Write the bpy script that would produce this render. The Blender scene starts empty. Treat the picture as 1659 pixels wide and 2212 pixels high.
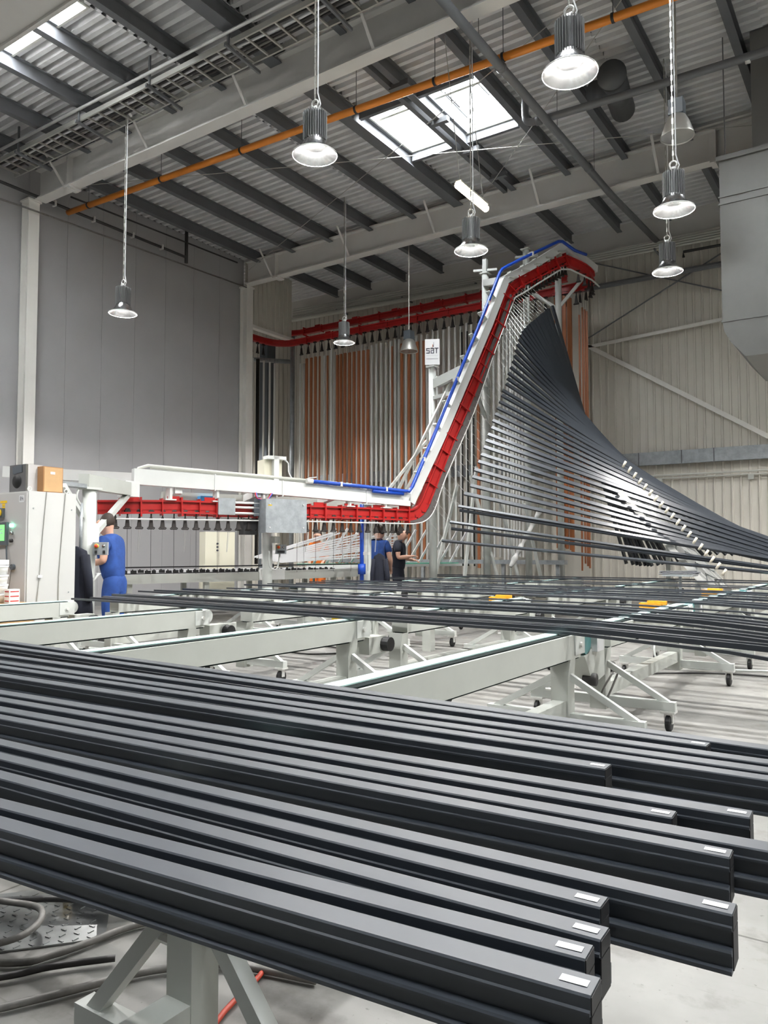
import bpy, math, random
from mathutils import Vector, Matrix
random.seed(7)
SC = bpy.context.scene
COL = SC.collection

# ------------------------------------------------------------------ camera
cam_d = bpy.data.cameras.new('camera'); cam = bpy.data.objects.new('camera', cam_d); COL.objects.link(cam)
cam_d.sensor_fit = 'HORIZONTAL'; cam_d.sensor_width = 36.0
cam_d.lens = 36.0 * 1670.0 / 1659.0
cam_d.clip_start = 0.05; cam_d.clip_end = 200
cam.location = (0, 0, 1.3)
cam.rotation_euler = (math.radians(90) + math.atan(84 / 1670.0), 0, math.radians(34.0))
SC.camera = cam

# ------------------------------------------------------------------ world, exposure
w = bpy.data.worlds.new('world'); SC.world = w; w.use_nodes = True
w.node_tree.nodes['Background'].inputs[0].default_value = (0.75, 0.85, 1.0, 1)
w.node_tree.nodes['Background'].inputs[1].default_value = 1.0
SC.view_settings.view_transform = 'Standard'; SC.view_settings.look = 'None'
SC.view_settings.gamma = 1.0; SC.view_settings.use_curve_mapping = False
SC.view_settings.exposure = 2.1
SC.cycles.max_bounces = 5; SC.cycles.diffuse_bounces = 4; SC.cycles.glossy_bounces = 3; SC.cycles.caustics_reflective = False; SC.cycles.caustics_refractive = False
SC.cycles.adaptive_threshold = .1; SC.cycles.adaptive_min_samples = 16
LAMP_W = 52.0

# ------------------------------------------------------------------ materials
def mat(name, col, rough=0.5, metal=0.0, var=0.0, scale=3.0, bump=0.0, bscale=40.0, emit=0.0, stretch=(1, 1, 1), col2=None, lo=.35, hi=.65, coat=0.0):
    m = bpy.data.materials.new(name); m.use_nodes = True
    nt = m.node_tree; b = nt.nodes['Principled BSDF']
    c = (col[0], col[1], col[2], 1)
    b.inputs['Base Color'].default_value = c
    b.inputs['Roughness'].default_value = rough; b.inputs['Metallic'].default_value = metal
    if coat: b.inputs['Coat Weight'].default_value = coat
    if emit:
        b.inputs['Emission Color'].default_value = c; b.inputs['Emission Strength'].default_value = emit
    if var or bump or col2:
        tc = nt.nodes.new('ShaderNodeTexCoord'); mp = nt.nodes.new('ShaderNodeMapping')
        mp.inputs['Scale'].default_value = stretch
        nt.links.new(tc.outputs['Object'], mp.inputs[0])
    if var or col2:
        n = nt.nodes.new('ShaderNodeTexNoise'); n.inputs['Scale'].default_value = scale; n.inputs['Detail'].default_value = 6
        n.inputs['Roughness'].default_value = 0.6
        nt.links.new(mp.outputs[0], n.inputs['Vector'])
        r = nt.nodes.new('ShaderNodeValToRGB')
        k = col2 if col2 else tuple(v * (1 - var) for v in col)
        r.color_ramp.elements[0].position = lo; r.color_ramp.elements[0].color = (k[0], k[1], k[2], 1)
        r.color_ramp.elements[1].position = hi; r.color_ramp.elements[1].color = c
        nt.links.new(n.outputs['Fac'], r.inputs[0]); nt.links.new(r.outputs[0], b.inputs['Base Color'])
    if bump:
        n2 = nt.nodes.new('ShaderNodeTexNoise'); n2.inputs['Scale'].default_value = bscale
        nt.links.new(mp.outputs[0], n2.inputs['Vector'])
        bp = nt.nodes.new('ShaderNodeBump'); bp.inputs['Strength'].default_value = bump; bp.inputs['Distance'].default_value = 0.02
        nt.links.new(n2.outputs['Fac'], bp.inputs['Height']); nt.links.new(bp.outputs[0], b.inputs['Normal'])
    return m

def concrete():
    m = mat('concrete_floor', (0.46, 0.45, 0.42), 0.42, var=0.0)
    nt = m.node_tree; b = nt.nodes['Principled BSDF']; L = nt.links.new
    tc = nt.nodes.new('ShaderNodeTexCoord')
    def noise(s, d=6, st=(1, 1, 1), off=0):
        mp = nt.nodes.new('ShaderNodeMapping'); mp.inputs['Scale'].default_value = st; mp.inputs['Location'].default_value = (off, off, 0)
        n = nt.nodes.new('ShaderNodeTexNoise'); n.inputs['Scale'].default_value = s; n.inputs['Detail'].default_value = d; n.inputs['Roughness'].default_value = .62
        L(tc.outputs['Object'], mp.inputs[0]); L(mp.outputs[0], n.inputs['Vector']); return n
    def ramp(n, p0, c0, p1, c1):
        r = nt.nodes.new('ShaderNodeValToRGB'); r.color_ramp.elements[0].position = p0; r.color_ramp.elements[1].position = p1
        r.color_ramp.elements[0].color = c0 + (1,); r.color_ramp.elements[1].color = c1 + (1,); L(n.outputs['Fac'], r.inputs[0]); return r
    def mul(a, c, f=1.0):
        x = nt.nodes.new('ShaderNodeMix'); x.data_type = 'RGBA'; x.blend_type = 'MULTIPLY'; x.inputs[0].default_value = f
        L(a, x.inputs[6]); L(c, x.inputs[7]); return x.outputs[2]
    base = ramp(noise(.7), .3, (.15, .146, .137), .7, (.262, .255, .238))
    stain = ramp(noise(3.5, 8, (1, 1, 1), 5), .30, (.45, .42, .38), .46, (1, 1, 1))
    scratch = ramp(noise(5, 4, (.6, 9, 1), 2), .27, (.55, .53, .5), .36, (1, 1, 1))
    speck = ramp(noise(38, 3, (1, 1, 1), 9), .27, (.4, .38, .36), .33, (1, 1, 1))
    o = mul(mul(mul(base.outputs[0], stain.outputs[0], .8), scratch.outputs[0], .55), speck.outputs[0], .7)
    # saw-cut slab joints every 5 m
    br = nt.nodes.new('ShaderNodeTexBrick'); br.offset = 0; br.inputs['Scale'].default_value = 1.0
    br.inputs['Brick Width'].default_value = 2.9; br.inputs['Row Height'].default_value = 2.9; br.inputs['Mortar Size'].default_value = .006
    br.inputs['Color1'].default_value = (1, 1, 1, 1); br.inputs['Color2'].default_value = (.95, .95, .95, 1); br.inputs['Mortar'].default_value = (.3, .28, .26, 1)
    L(tc.outputs['Object'], br.inputs['Vector'])
    o = mul(o, br.outputs['Color'])
    L(o, b.inputs['Base Color'])
    rr = nt.nodes.new('ShaderNodeMapRange'); rr.inputs['To Min'].default_value = .28; rr.inputs['To Max'].default_value = .6
    L(noise(4, 5, (1, 1, 1), 3).outputs['Fac'], rr.inputs[0]); L(rr.outputs[0], b.inputs['Roughness'])
    return m

M = {}
M['floor'] = concrete()
M['wall'] = mat('grey_wall_panel', (0.41, 0.405, 0.41), 0.6, var=.06, scale=.8)
M['joint'] = mat('panel_joint', (0.2, 0.2, 0.2), 0.8)
M['clad'] = mat('cream_cladding', (0.66, 0.63, 0.56), 0.5, var=.06, scale=.7)
M['column'] = mat('cream_column_paint', (0.82, 0.80, 0.755), 0.5, var=.05, scale=2)
M['steel_beam'] = mat('light_grey_beam_paint', (0.72, 0.70, 0.67), 0.55, var=.06, scale=1.5)
M['purlin'] = mat('dark_grey_purlin', (0.14, 0.145, 0.155), 0.5, var=.12, scale=2)
M['deck'] = mat('galvanised_deck', (0.80, 0.795, 0.80), 0.42, metal=.12, var=.12, scale=2.5)
M['white'] = mat('white_machine_paint', (0.72, 0.73, 0.71), 0.35, var=.04, scale=3)
M['offwhite'] = mat('grey_white_frame_paint', (0.50, 0.515, 0.475), 0.38, var=.06, scale=3)
M['offwhite2'] = mat('pale_post_paint', (0.60, 0.62, 0.59), 0.4, var=.05, scale=2)
M['red'] = mat('red_track_paint', (0.46, 0.018, 0.017), 0.35, var=.12, scale=4)
M['blue'] = mat('blue_pipe_paint', (0.012, 0.065, 0.42), 0.3)
M['orange'] = mat('orange_pipe_paint', (0.82, 0.27, 0.03), 0.38, var=.08, scale=3)
M['greypipe'] = mat('grey_pipe', (0.16, 0.165, 0.175), 0.45, var=.1)
M['palepipe'] = mat('pale_pipe', (0.55, 0.55, 0.5), 0.4)
M['duct'] = mat('galvanised_duct', (0.22, 0.217, 0.21), 0.42, metal=.45, var=.1, scale=1.5)
M['darkvent'] = mat('dark_flue', (0.10, 0.105, 0.11), 0.5, metal=.3)
M['anth'] = mat('anthracite_powder_coat', (0.044, 0.052, 0.065), 0.44, var=.1, scale=14)
M['anth_far'] = mat('anthracite_profile', (0.03, 0.035, 0.043), 0.31)
for k_ in ('anth', 'anth_far'): M[k_].node_tree.nodes['Principled BSDF'].inputs['Specular IOR Level'].default_value = .65
M['black'] = mat('black_rubber', (0.012, 0.012, 0.013), 0.55)
M['hook'] = mat('dark_hook_steel', (0.035, 0.03, 0.028), 0.5, metal=.4)
M['belt'] = mat('pale_green_belt', (0.55, 0.78, 0.74), 0.45)
M['beltdark'] = mat('dark_belt_edge', (0.012, 0.018, 0.018), 0.9)
M['beltdark'].node_tree.nodes['Principled BSDF'].inputs['Specular IOR Level'].default_value = .1
M['roller'] = mat('teal_roller', (0.10, 0.27, 0.27), 0.5)
M['silver'] = mat('mill_aluminium', (0.70, 0.69, 0.66), 0.27, metal=.45)
M['silver2'] = mat('pale_aluminium', (0.74, 0.735, 0.71), 0.36, metal=.25)
M['brown'] = mat('copper_brown_coat', (0.36, 0.13, 0.055), 0.42, metal=.1)
M['rust'] = mat('orange_copper_coat', (0.42, 0.15, 0.055), 0.40, metal=.1)
M['darkbar'] = mat('black_bronze_bar', (0.03, 0.028, 0.026), 0.25, metal=.5)
M['zinc'] = mat('zinc_plate', (0.42, 0.45, 0.47), 0.42, metal=.4, var=.25, scale=9)
M['guardbrown'] = mat('worn_guard_strip', (0.16, 0.14, 0.135), 0.5, metal=.3, var=.25, scale=12)
M['chain'] = mat('chain_steel', (0.55, 0.54, 0.5), 0.35, metal=.7)
M['heatsink'] = mat('lamp_heatsink', (0.22, 0.22, 0.22), 0.5, metal=.3)
M['lampin'] = mat('lamp_reflector', (0.45, 0.45, 0.45), 0.25, metal=1.0)
M['lampglow'] = mat('lamp_led', (1, 0.97, 0.93), 0.5, emit=30)
M['tubeglow'] = mat('warm_tube', (1.0, 0.80, 0.50), 0.5, emit=9)
M['skypane'] = mat('skylight_pane', (0.93, 0.97, 1.0), 0.5, emit=9)
M['sticker'] = mat('white_sticker', (0.86, 0.86, 0.84), 0.5)
M['paper'] = mat('white_paper', (0.75, 0.75, 0.76), 0.6)
M['ink'] = mat('dark_print', (0.02, 0.02, 0.045), 0.6)
M['redink'] = mat('red_print', (0.5, 0.03, 0.03), 0.6)
M['orangeink'] = mat('orange_print', (0.8, 0.22, 0.08), 0.6)
M['yellow'] = mat('yellow_plastic', (0.85, 0.55, 0.02), 0.4)
M['redbtn'] = mat('red_button', (0.75, 0.05, 0.02), 0.35)
M['cab'] = mat('cabinet_grey', (0.48, 0.47, 0.46), 0.45)
M['cabside'] = mat('cabinet_white', (0.55, 0.55, 0.53), 0.4)
M['screen'] = mat('green_screen', (0.10, 0.42, 0.10), 0.3, emit=.7)
M['greenlight'] = mat('green_lamp', (0.2, 0.9, 0.55), 0.3, emit=2)
M['screenframe'] = mat('screen_bezel', (0.10, 0.115, 0.13), 0.4)
M['woodbox'] = mat('brown_board', (0.55, 0.34, 0.16), 0.6, var=.12, scale=5)
M['woodedge'] = mat('brown_board_edge', (0.36, 0.18, 0.07), 0.6)
M['cloth_blue'] = mat('blue_work_cloth', (0.028, 0.088, 0.34), 0.85, var=.35, scale=7)
M['cloth_dark'] = mat('navy_cloth', (0.012, 0.014, 0.026), 0.9, var=.3, scale=8)
M['cloth_orange'] = mat('orange_work_cloth', (0.85, 0.19, 0.02), 0.8, var=.25, scale=7)
M['skin'] = mat('skin', (0.62, 0.36, 0.26), 0.55)
M['hair'] = mat('dark_hair', (0.035, 0.022, 0.016), 0.6)
M['glove'] = mat('white_glove', (0.75, 0.75, 0.73), 0.8)
M['shoe'] = mat('black_shoe', (0.015, 0.014, 0.013), 0.6)
M['hose'] = mat('grey_hose', (0.21, 0.20, 0.185), 0.5, var=.3, scale=20)
M['cable'] = mat('black_cable', (0.03, 0.028, 0.027), 0.5)
M['redcable'] = mat('red_cable', (0.5, 0.06, 0.03), 0.5)
M['plate'] = mat('chequer_plate', (0.32, 0.33, 0.33), 0.28, metal=.8, var=.4, scale=5)
M['whitebar'] = mat('white_coated_bar', (0.62, 0.62, 0.62), 0.4)
M['greentop'] = mat('green_table_pad', (0.12, 0.42, 0.30), 0.6)
M['fleece'] = mat('white_fleece_strip', (0.80, 0.81, 0.80), 0.7, var=.06, scale=8)
M['peg'] = mat('cream_peg', (0.72, 0.67, 0.56), 0.5)
M['cream'] = mat('cream_box', (0.68, 0.65, 0.52), 0.45)
M['amber'] = mat('amber_guard', (0.85, 0.38, 0.03), 0.4)
M['bluebit'] = mat('light_blue_motor', (0.05, 0.33, 0.72), 0.4)
M['wirelight'] = mat('steel_wire', (0.55, 0.55, 0.53), 0.4, metal=.5)

for k_ in ('lampglow', 'screen', 'greenlight'): M[k_].cycles.emission_sampling = 'NONE'
# ------------------------------------------------------------------ mesh builder
def V(*a): return Vector(a)
class MB:
    def __init__(s): s.v = []; s.f = []
    def quad(s, a, b, c, d):
        n = len(s.v); s.v += [Vector(a), Vector(b), Vector(c), Vector(d)]; s.f.append((n, n + 1, n + 2, n + 3)); return s
    def box(s, c, d, M3=None):
        n = len(s.v); c = Vector(c)
        for z in (-.5, .5):
            for x, y in ((-.5, -.5), (.5, -.5), (.5, .5), (-.5, .5)):
                p = Vector((x * d[0], y * d[1], z * d[2]))
                if M3 is not None: p = M3 @ p
                s.v.append(c + p)
        for q in ((3, 2, 1, 0), (4, 5, 6, 7), (0, 1, 5, 4), (1, 2, 6, 5), (2, 3, 7, 6), (3, 0, 4, 7)): s.f.append(tuple(n + i for i in q))
        return s
    def bb(s, x0, x1, y0, y1, z0, z1): return s.box(((x0 + x1) / 2, (y0 + y1) / 2, (z0 + z1) / 2), (x1 - x0, y1 - y0, z1 - z0))
    def bar(s, p, q, w_, h_, up=(0, 0, 1)):
        p, q = Vector(p), Vector(q); d = q - p; L = d.length
        return s.box((p + q) / 2, (L, w_, h_), frame(d, up))
    def prism(s, prof, p, q, up=(0, 0, 1)):
        p, q = Vector(p), Vector(q); d = q - p; R = frame(d, up); n = len(s.v); k = len(prof)
        for o in (p, q):
            for (a, b) in prof: s.v.append(o + R @ Vector((0, a, b)))
        for i in range(k):
            j = (i + 1) % k; s.f.append((n + i, n + j, n + k + j, n + k + i))
        s.f.append(tuple(n + k - 1 - i for i in range(k))); s.f.append(tuple(n + k + i for i in range(k)))
        return s
    def tube(s, pts, r, n=8, cap=True):
        pts = [Vector(p) for p in pts]; base = len(s.v); k = len(pts); prev = None
        rs = r if isinstance(r, (list, tuple)) else [r] * k
        for i, p in enumerate(pts):
            d = (pts[min(i + 1, k - 1)] - pts[max(i - 1, 0)])
            if d.length < 1e-9: d = Vector((0, 0, 1))
            d.normalize()
            if prev is None:
                a = Vector((0, 0, 1)) if abs(d.z) < .9 else Vector((1, 0, 0)); u = d.cross(a).normalized()
            else:
                u = (prev - d * prev.dot(d))
                u = u.normalized() if u.length > 1e-6 else d.orthogonal().normalized()
            prev = u; v_ = d.cross(u)
            for j in range(n):
                t = 2 * math.pi * j / n; s.v.append(p + (u * math.cos(t) + v_ * math.sin(t)) * rs[i])
        for i in range(k - 1):
            for j in range(n):
                a = base + i * n + j; b = base + i * n + (j + 1) % n; s.f.append((a, b, b + n, a + n))
        if cap:
            s.f.append(tuple(base + n - 1 - j for j in range(n))); s.f.append(tuple(base + (k - 1) * n + j for j in range(n)))
        return s
    def lathe(s, prof, c=(0, 0, 0), n=24, R=None, cap=False):
        c = Vector(c); base = len(s.v)
        for (r, z) in prof:
            for j in range(n):
                t = 2 * math.pi * j / n; p = Vector((r * math.cos(t), r * math.sin(t), z))
                s.v.append(c + (R @ p if R is not None else p))
        for i in range(len(prof) - 1):
            for j in range(n):
                a = base + i * n + j; b = base + i * n + (j + 1) % n; s.f.append((a, b, b + n, a + n))
        if cap:
            s.f.append(tuple(base + n - 1 - j for j in range(n))); e = base + (len(prof) - 1) * n; s.f.append(tuple(e + j for j in range(n)))
        return s
    def mesh(s, name, m, off=(0, 0, 0), smooth=False):
        me = bpy.data.meshes.new(name); o = Vector(off)
        me.from_pydata([tuple(p - o) for p in s.v], [], s.f); me.update()
        if m is not None: me.materials.append(M[m] if isinstance(m, str) else m)
        if smooth:
            for p in me.polygons: p.use_smooth = True
        return me

def frame(d, up=(0, 0, 1)):
    x = Vector(d).normalized(); u = Vector(up)
    if abs(x.dot(u.normalized())) > .999: u = Vector((0, 1, 0))
    y = u.cross(x).normalized(); z = x.cross(y)
    return Matrix((x, y, z)).transposed()

def put(name, me, loc=(0, 0, 0), parent=None):
    o = bpy.data.objects.new(name, me); COL.objects.link(o); o.location = loc
    if parent is not None: o.parent = parent
    return o
def tag(o, label, cat, group=None):
    o['label'] = label; o['category'] = cat
    if group: o['group'] = group
    return o
ROOTLOC = {}
def thing(name, label, cat, loc=(0, 0, 0), group=None):
    o = bpy.data.objects.new(name, None); COL.objects.link(o); o.location = loc; o.empty_display_size = .1
    ROOTLOC[o.name] = Vector(loc); return tag(o, label, cat, group)
def part(name, mb, m, parent, smooth=False):
    off = ROOTLOC.get(parent.name, Vector((0, 0, 0)))
    o = put(name, mb.mesh(name, m, off, smooth), (0, 0, 0), parent); ROOTLOC[o.name] = off; return o
def solo(name, mb, m, label, cat, loc=(0, 0, 0), group=None, smooth=False):
    o = put(name, mb.mesh(name, m, loc, smooth), loc); ROOTLOC[o.name] = Vector(loc); return tag(o, label, cat, group)
def struct(name, mb, m, loc=(0, 0, 0), smooth=False):
    o = put(name, mb.mesh(name, m, loc, smooth), loc); o['kind'] = 'structure'; ROOTLOC[o.name] = Vector(loc); return o
def clone(root, loc, label=None):
    r = root.copy(); COL.objects.link(r); r.location = loc
    if label: r['label'] = label
    for ch in list(root.children):
        c = ch.copy(); COL.objects.link(c); c.parent = r
        for g in list(ch.children):
            d = g.copy(); COL.objects.link(d); d.parent = c
    return r
def nth(i):
    return '%d%s' % (i, 'th' if 10 <= i % 100 <= 20 else {1: 'st', 2: 'nd', 3: 'rd'}.get(i % 10, 'th'))
def isec(h, wf, tw, tf):
    a, b, c, d = wf / 2, tw / 2, h / 2, h / 2 - tf
    return [(-a, -c), (a, -c), (a, -d), (b, -d), (b, d), (a, d), (a, c), (-a, c), (-a, d), (-b, d), (-b, -d), (-a, -d)]
def smoothpath(pts, k=6):
    pts = [Vector(p) for p in pts]; out = []
    for i in range(len(pts) - 1):
        p0 = pts[max(i - 1, 0)]; p1 = pts[i]; p2 = pts[i + 1]; p3 = pts[min(i + 2, len(pts) - 1)]
        for j in range(k):
            t = j / k
            out.append(.5 * ((2 * p1) + (p2 - p0) * t + (2 * p0 - 5 * p1 + 4 * p2 - p3) * t * t + (3 * p1 - p0 - 3 * p2 + p3) * t ** 3))
    out.append(pts[-1]); return out

# ================================================================== SETTING
WX, WY, DZ = -15.95, 20.1, 9.85          # grey side wall, back wall, roof deck
fl = struct('floor', MB().bb(-24, 14, -12, 20.3, -.2, 0), 'floor')

# roof deck: trapezoidal sheet, ribs run along X, with two skylight openings
def deck(mb, x0, x1, y0, y1, per=.207, h=.115):
    n = int(round((y1 - y0) / per)); per = (y1 - y0) / n
    for i in range(n):
        y = y0 + i * per
        ys = [y, y + per * .40, y + per * .52, y + per * .88, y + per]; zs = [DZ, DZ, DZ + h, DZ + h, DZ]
        for k in range(4):
            mb.quad((x0, ys[k], zs[k]), (x0, ys[k + 1], zs[k + 1]), (x1, ys[k + 1], zs[k + 1]), (x1, ys[k], zs[k]))
SK1 = (-8.55, -6.1, 11.9, 13.75); SK2 = (-13.0, -10.4, 5.2, 7.15)
SKY = [SK1, SK2]                         # two in view; the others are unseen, added to light the hall
for (x, y) in ((-2.9, 5.2), (1.9, 11.9), (6.0, 5.2), (10.0, 11.9), (-7.3, -1.4), (1.5, -1.4), (10.0, -1.4)):
    SKY.append((x - 1.2, x + 1.2, y, y + 1.9))
dk = MB(); cov = MB()
cuts = sorted(set([-24.0, 14.0] + [round(v, 3) for k in SKY for v in k[:2]]))
for xa, xb in zip(cuts[:-1], cuts[1:]):
    xm = (xa + xb) / 2; ys = [-12.0]
    for k in sorted([k for k in SKY if k[0] < xm < k[1]], key=lambda q: q[2]): ys += [k[2], k[3]]
    ys.append(20.3)
    for ya, yb_ in zip(ys[::2], ys[1::2]):
        deck(dk, xa, xb, ya, yb_); cov.bb(xa, xb, ya, yb_, DZ + .17, DZ + .35)
ceil = struct('ceiling', dk, 'deck')
part('roof_insulation', cov, 'purlin', ceil)
# purlins
pm = None
PX = [-2.08 - 1.31 * k for k in range(11)]
PX[4] = -7.25; PX[3] = -5.95
PX += [-.77, .54, 1.85, 3.16, 4.5, 5.8]
PX += [-8.75 + .0]
for x in sorted(set(round(p, 2) for p in PX if p > -15.6)):
    b = MB().prism(isec(.27, .13, .02, .02), (0, 0, 0), (0, 31.6, 0))
    if pm is None: pm = b.mesh('purlin', 'purlin')
    put('purlin', pm, (x, -11.8, DZ - .14), ceil)
# skylight trimmers across
for y in (SK1[2] - .05, SK1[3] + .05):
    part('trimmer', MB().bb(SK1[0], SK1[1], y - .04, y + .04, DZ - .2, DZ), 'purlin', ceil)
# main beams along X
def main_beam(y, zb=9.0, h=.66):
    b = part('roof_beam', MB().prism(isec(h, .26, .025, .03), (-15.62, y, zb + h / 2), (13.9, y, zb + h / 2)), 'steel_beam', ceil)
    xs = [-14.6, -11.9, -9.3, -6.6, -4.0, -1.4]
    for i, x in enumerate(xs):
        part('fly_brace', MB().bar((x, y - .1, zb + .03), (x, y - .62, DZ - .2), .05, .02), 'steel_beam', b)
        part('fly_brace', MB().bar((x + .05, y + .1, zb + .03), (x + .05, y + .62, DZ - .2), .05, .02), 'steel_beam', b)
    for x in (-14.45, -2.9):
        part('stiffener', MB().bb(x - .015, x + .015, y - .14, y + .14, zb - .06, zb + h), 'steel_beam', b)
        part('splice_plate', MB().bb(x - .1, x + .1, y - .15, y + .15, zb - .045, zb - .003), 'steel_beam', b)
    return b
for y in (9.6, 16.1, 3.1, -3.4): main_beam(y)
# tie rods of the roof bracing
for (p, q) in (((-15.3, 9.9, 9.35), (-2.0, 15.8, 9.35)), ((-15.3, 15.8, 9.3), (-2.2, 9.9, 9.3)), ((-8.6, 16.3, 9.3), (-2.2, 10.0, 9.38))):
    part('tie_rod', MB().tube([p, q], .008, 6), 'chain', ceil)

# skylights
def skylight(name, sk, bars):
    x0, x1, y0, y1 = sk
    fr = MB()
    for (a, b, c, d) in ((x0, x1, y0, y0 + .04), (x0, x1, y1 - .04, y1), (x0, x0 + .04, y0 + .04, y1 - .04), (x1 - .04, x1, y0 + .04, y1 - .04)):
        fr.bb(a, b, c, d, DZ - .03, DZ + .24)
    o = struct(name, fr, 'palepipe')
    ym = y0 + .48
    part('crossbar', MB().bb(x0, x1, ym - .035, ym + .035, DZ + .02, DZ + .15), 'palepipe', o)
    xm = -7.25 if name == 'window_1' else (x0 + x1) / 2
    for (a, b) in ((x0, xm), (xm, x1)):
        for (c, d) in ((y0, ym), (ym, y1)):
            part('pane', MB().bb(a + .005, b - .005, c + .005, d - .005, DZ + .15, DZ + .19), 'skypane', o)
    for (p, q) in bars:
        part('opener_rod', MB().tube([p, q], .022, 6), 'greypipe', o)
    return o
skylight('window_1', SK1, [((-7.0, 12.05, DZ + .1), (-6.98, 13.3, DZ + .05)), ((-6.35, 12.0, DZ + .12), (-6.3, 12.9, DZ + .08)), ((-8.2, 12.35, DZ + .1), (-7.75, 12.3, DZ + .12)), ((-6.93, 12.3, DZ + .05), (-6.93, 12.9, DZ + .05))])
for i_, k_ in enumerate(SKY[1:]): skylight('window_%d' % (i_ + 2), k_, [])  # panes past the second skylight are added light sources, out of view
# main trimming beam right under the skylight (dark, with bolt plates)
part('trimmer_beam', MB().bar((-7.42, 9.8, DZ - .2), (-7.42, 16.0, DZ - .2), .1, .24), 'purlin', ceil)
for y in (11.2, 12.6, 13.9, 15.2):
    part('bracket', MB().bar((-7.42, y, DZ - .3), (-7.02, y, DZ - .3), .1, .1), 'purlin', ceil)

# grey side wall of tall flat panels, cream columns
wl = struct('wall_left', MB().bb(WX - .2, WX - .04, -12, 16.3, 0, DZ + .05), 'joint')
pme = MB().bb(0, .04, .003, .957, 0, DZ).mesh('panel', 'wall')
for k in range(29):
    y = 15.3 - .96 * k
    put('panel', pme, (WX - .04, y, 0), wl)
for y in (9.48, 16.22, 3.0, -3.5):
    c = part('column', MB().prism(isec(.28, .25, .02, .025), (WX + .16, y, 0), (WX + .16, y, 8.98), up=(1, 0, 0)), 'column', wl)
    part('cap_plate', MB().bb(WX + .01, WX + .33, y - .16, y + .16, 8.96, 9.0), 'column', c)
part('floor_trim', MB().bb(WX, WX + .03, -12, 16.1, 0, .12), 'joint', wl)

# back wall: cream ribbed cladding
wb = struct('wall_back', MB().bb(-24, 14, WY + .06, WY + .25, 0, DZ + .05), 'clad')
cl = MB(); per = .2
for i in range(5):
    x = i * per; xs = [x, x + .135, x + .15, x + .185, x + .2]; ys = [0, 0, -.028, -.028, 0]
    for k in range(4):
        cl.quad((xs[k], ys[k], 0), (xs[k + 1], ys[k + 1], 0), (xs[k + 1], ys[k + 1], DZ), (xs[k], ys[k], DZ))
clm = cl.mesh('panel', 'clad')
for k in range(38):
    put('panel', clm, (-24 + k, WY + .04, 0), wb)
part('wall_rail', MB().bb(-16.5, 14, WY - .16, WY - .02, 3.47, 3.8), 'zinc', wb)
for x in (-5.6, -4.55, -3.8, -2.4, -1.2): part('rail_joint', MB().bb(x - .012, x + .012, WY - .172, WY - .16, 3.47, 3.8), 'greypipe', wb)
part('conduit', MB().tube([(-6.3, WY - .08, 3.2), (6, WY - .08, 3.2)], .025, 8), 'palepipe', wb)
part('conduit', MB().tube([(-6.3, WY - .08, 3.12), (6, WY - .08, 3.12)], .018, 8), 'palepipe', wb)
for x in (-6.0, -5.1, -3.0): part('junction_box', MB().bb(x - .06, x + .06, WY - .12, WY - .02, 3.0, 3.12), 'offwhite', wb)
for (p, q, r) in (((-6.95, WY - .1, 6.8), (-2.4, WY - .1, 3.85), .11), ((-6.9, WY - .1, 6.75), (-3.2, WY - .1, 6.95), .08)):
    part('wall_brace', MB().bar(p, q, .06, r), 'column', wb)
for (p, q) in (((-6.9, WY - .06, 7.0), (-3.3, WY - .06, 8.7)), ((-6.7, WY - .06, 9.0), (-3.3, WY - .06, 7.55))):
    part('wall_tie', MB().tube([p, q], .018, 6), 'greypipe', wb)
part('roof_edge_band', MB().bb(-24, 14, WY - .14, WY, DZ - .62, DZ + .02), 'steel_beam', wb)
for i in range(4):
    part('conduit', MB().tube([(-16.9, 19.6 - .01 * i, 9.42 - .075 * i), (-9.8, 19.6, 9.13 - .06 * i), (-3.4, 19.6, 8.99 - .06 * i), (8, 19.6, 8.95 - .06 * i)], .03, 8), 'palepipe', wb)
part('wall_pipe', MB().tube([(-16.9, 19.5, 9.04), (-9.8, 19.5, 8.84), (-8.4, 19.5, 8.8)], .075, 12), 'palepipe', wb)
for x in (-15, -12.5, -10, -7.5, -5, -2.5, 0): part('pipe_bracket', MB().bb(x - .02, x + .02, 19.48, WY - .0, 8.7 + .045 * (-x) * .5, 8.74 + .045 * (-x) * .5), 'greypipe', wb)
part('wall_pipe', MB().tube([(-7.2, WY - .2, 8.3), (2, WY - .2, 8.22)], .07, 10), 'greypipe', wb)
part('wall_pipe', MB().tube([(-4.4, WY - .2, 8.62), (-4.4, WY - .2, 8.76), (-2, WY - .2, 8.7)], .035, 8), 'cable', wb)
part('wall_pilaster', MB().bb(-7.6, -6.9, WY - .12, WY - .01, 0, 9.3), 'clad', wb)

# wall above the side opening: ribbed panel hanging from the roof, and the recess behind it
wf = struct('wall_fascia', MB().bb(-15.98, -15.9, 16.35, 18.35, 7.98, DZ), 'clad')
for k in range(10):
    part('rib', MB().bb(-15.9, -15.86, 16.42 + k * .19, 16.48 + k * .19, 8.0, DZ), 'clad', wf)
part('edge_trim', MB().bb(-16.0, -15.82, 16.35, 18.37, 7.9, 7.99), 'column', wf)
wr = struct('wall_recess', MB().bb(-21.2, -21, 14, 20.2, 0, DZ), 'clad')
for k in range(14): part('rib', MB().bb(-21, -20.96, 14.2 + k * .42, 14.26 + k * .42, 0, DZ), 'clad', wr)
part('pale_panel', MB().bb(-20.96, -20.6, 17.2, 18.1, 1.2, 5.8), 'offwhite', wr)  # white panel of the recess, made as a box
wr2 = struct('wall_recess_side', MB().bb(-21.2, -16.15, 13.9, 14.0, 0, DZ), 'wall')
part('dark_column', MB().bb(-18.05, -17.7, 19.2, 19.6, 0, 8.4), 'screenframe', wb)
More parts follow.
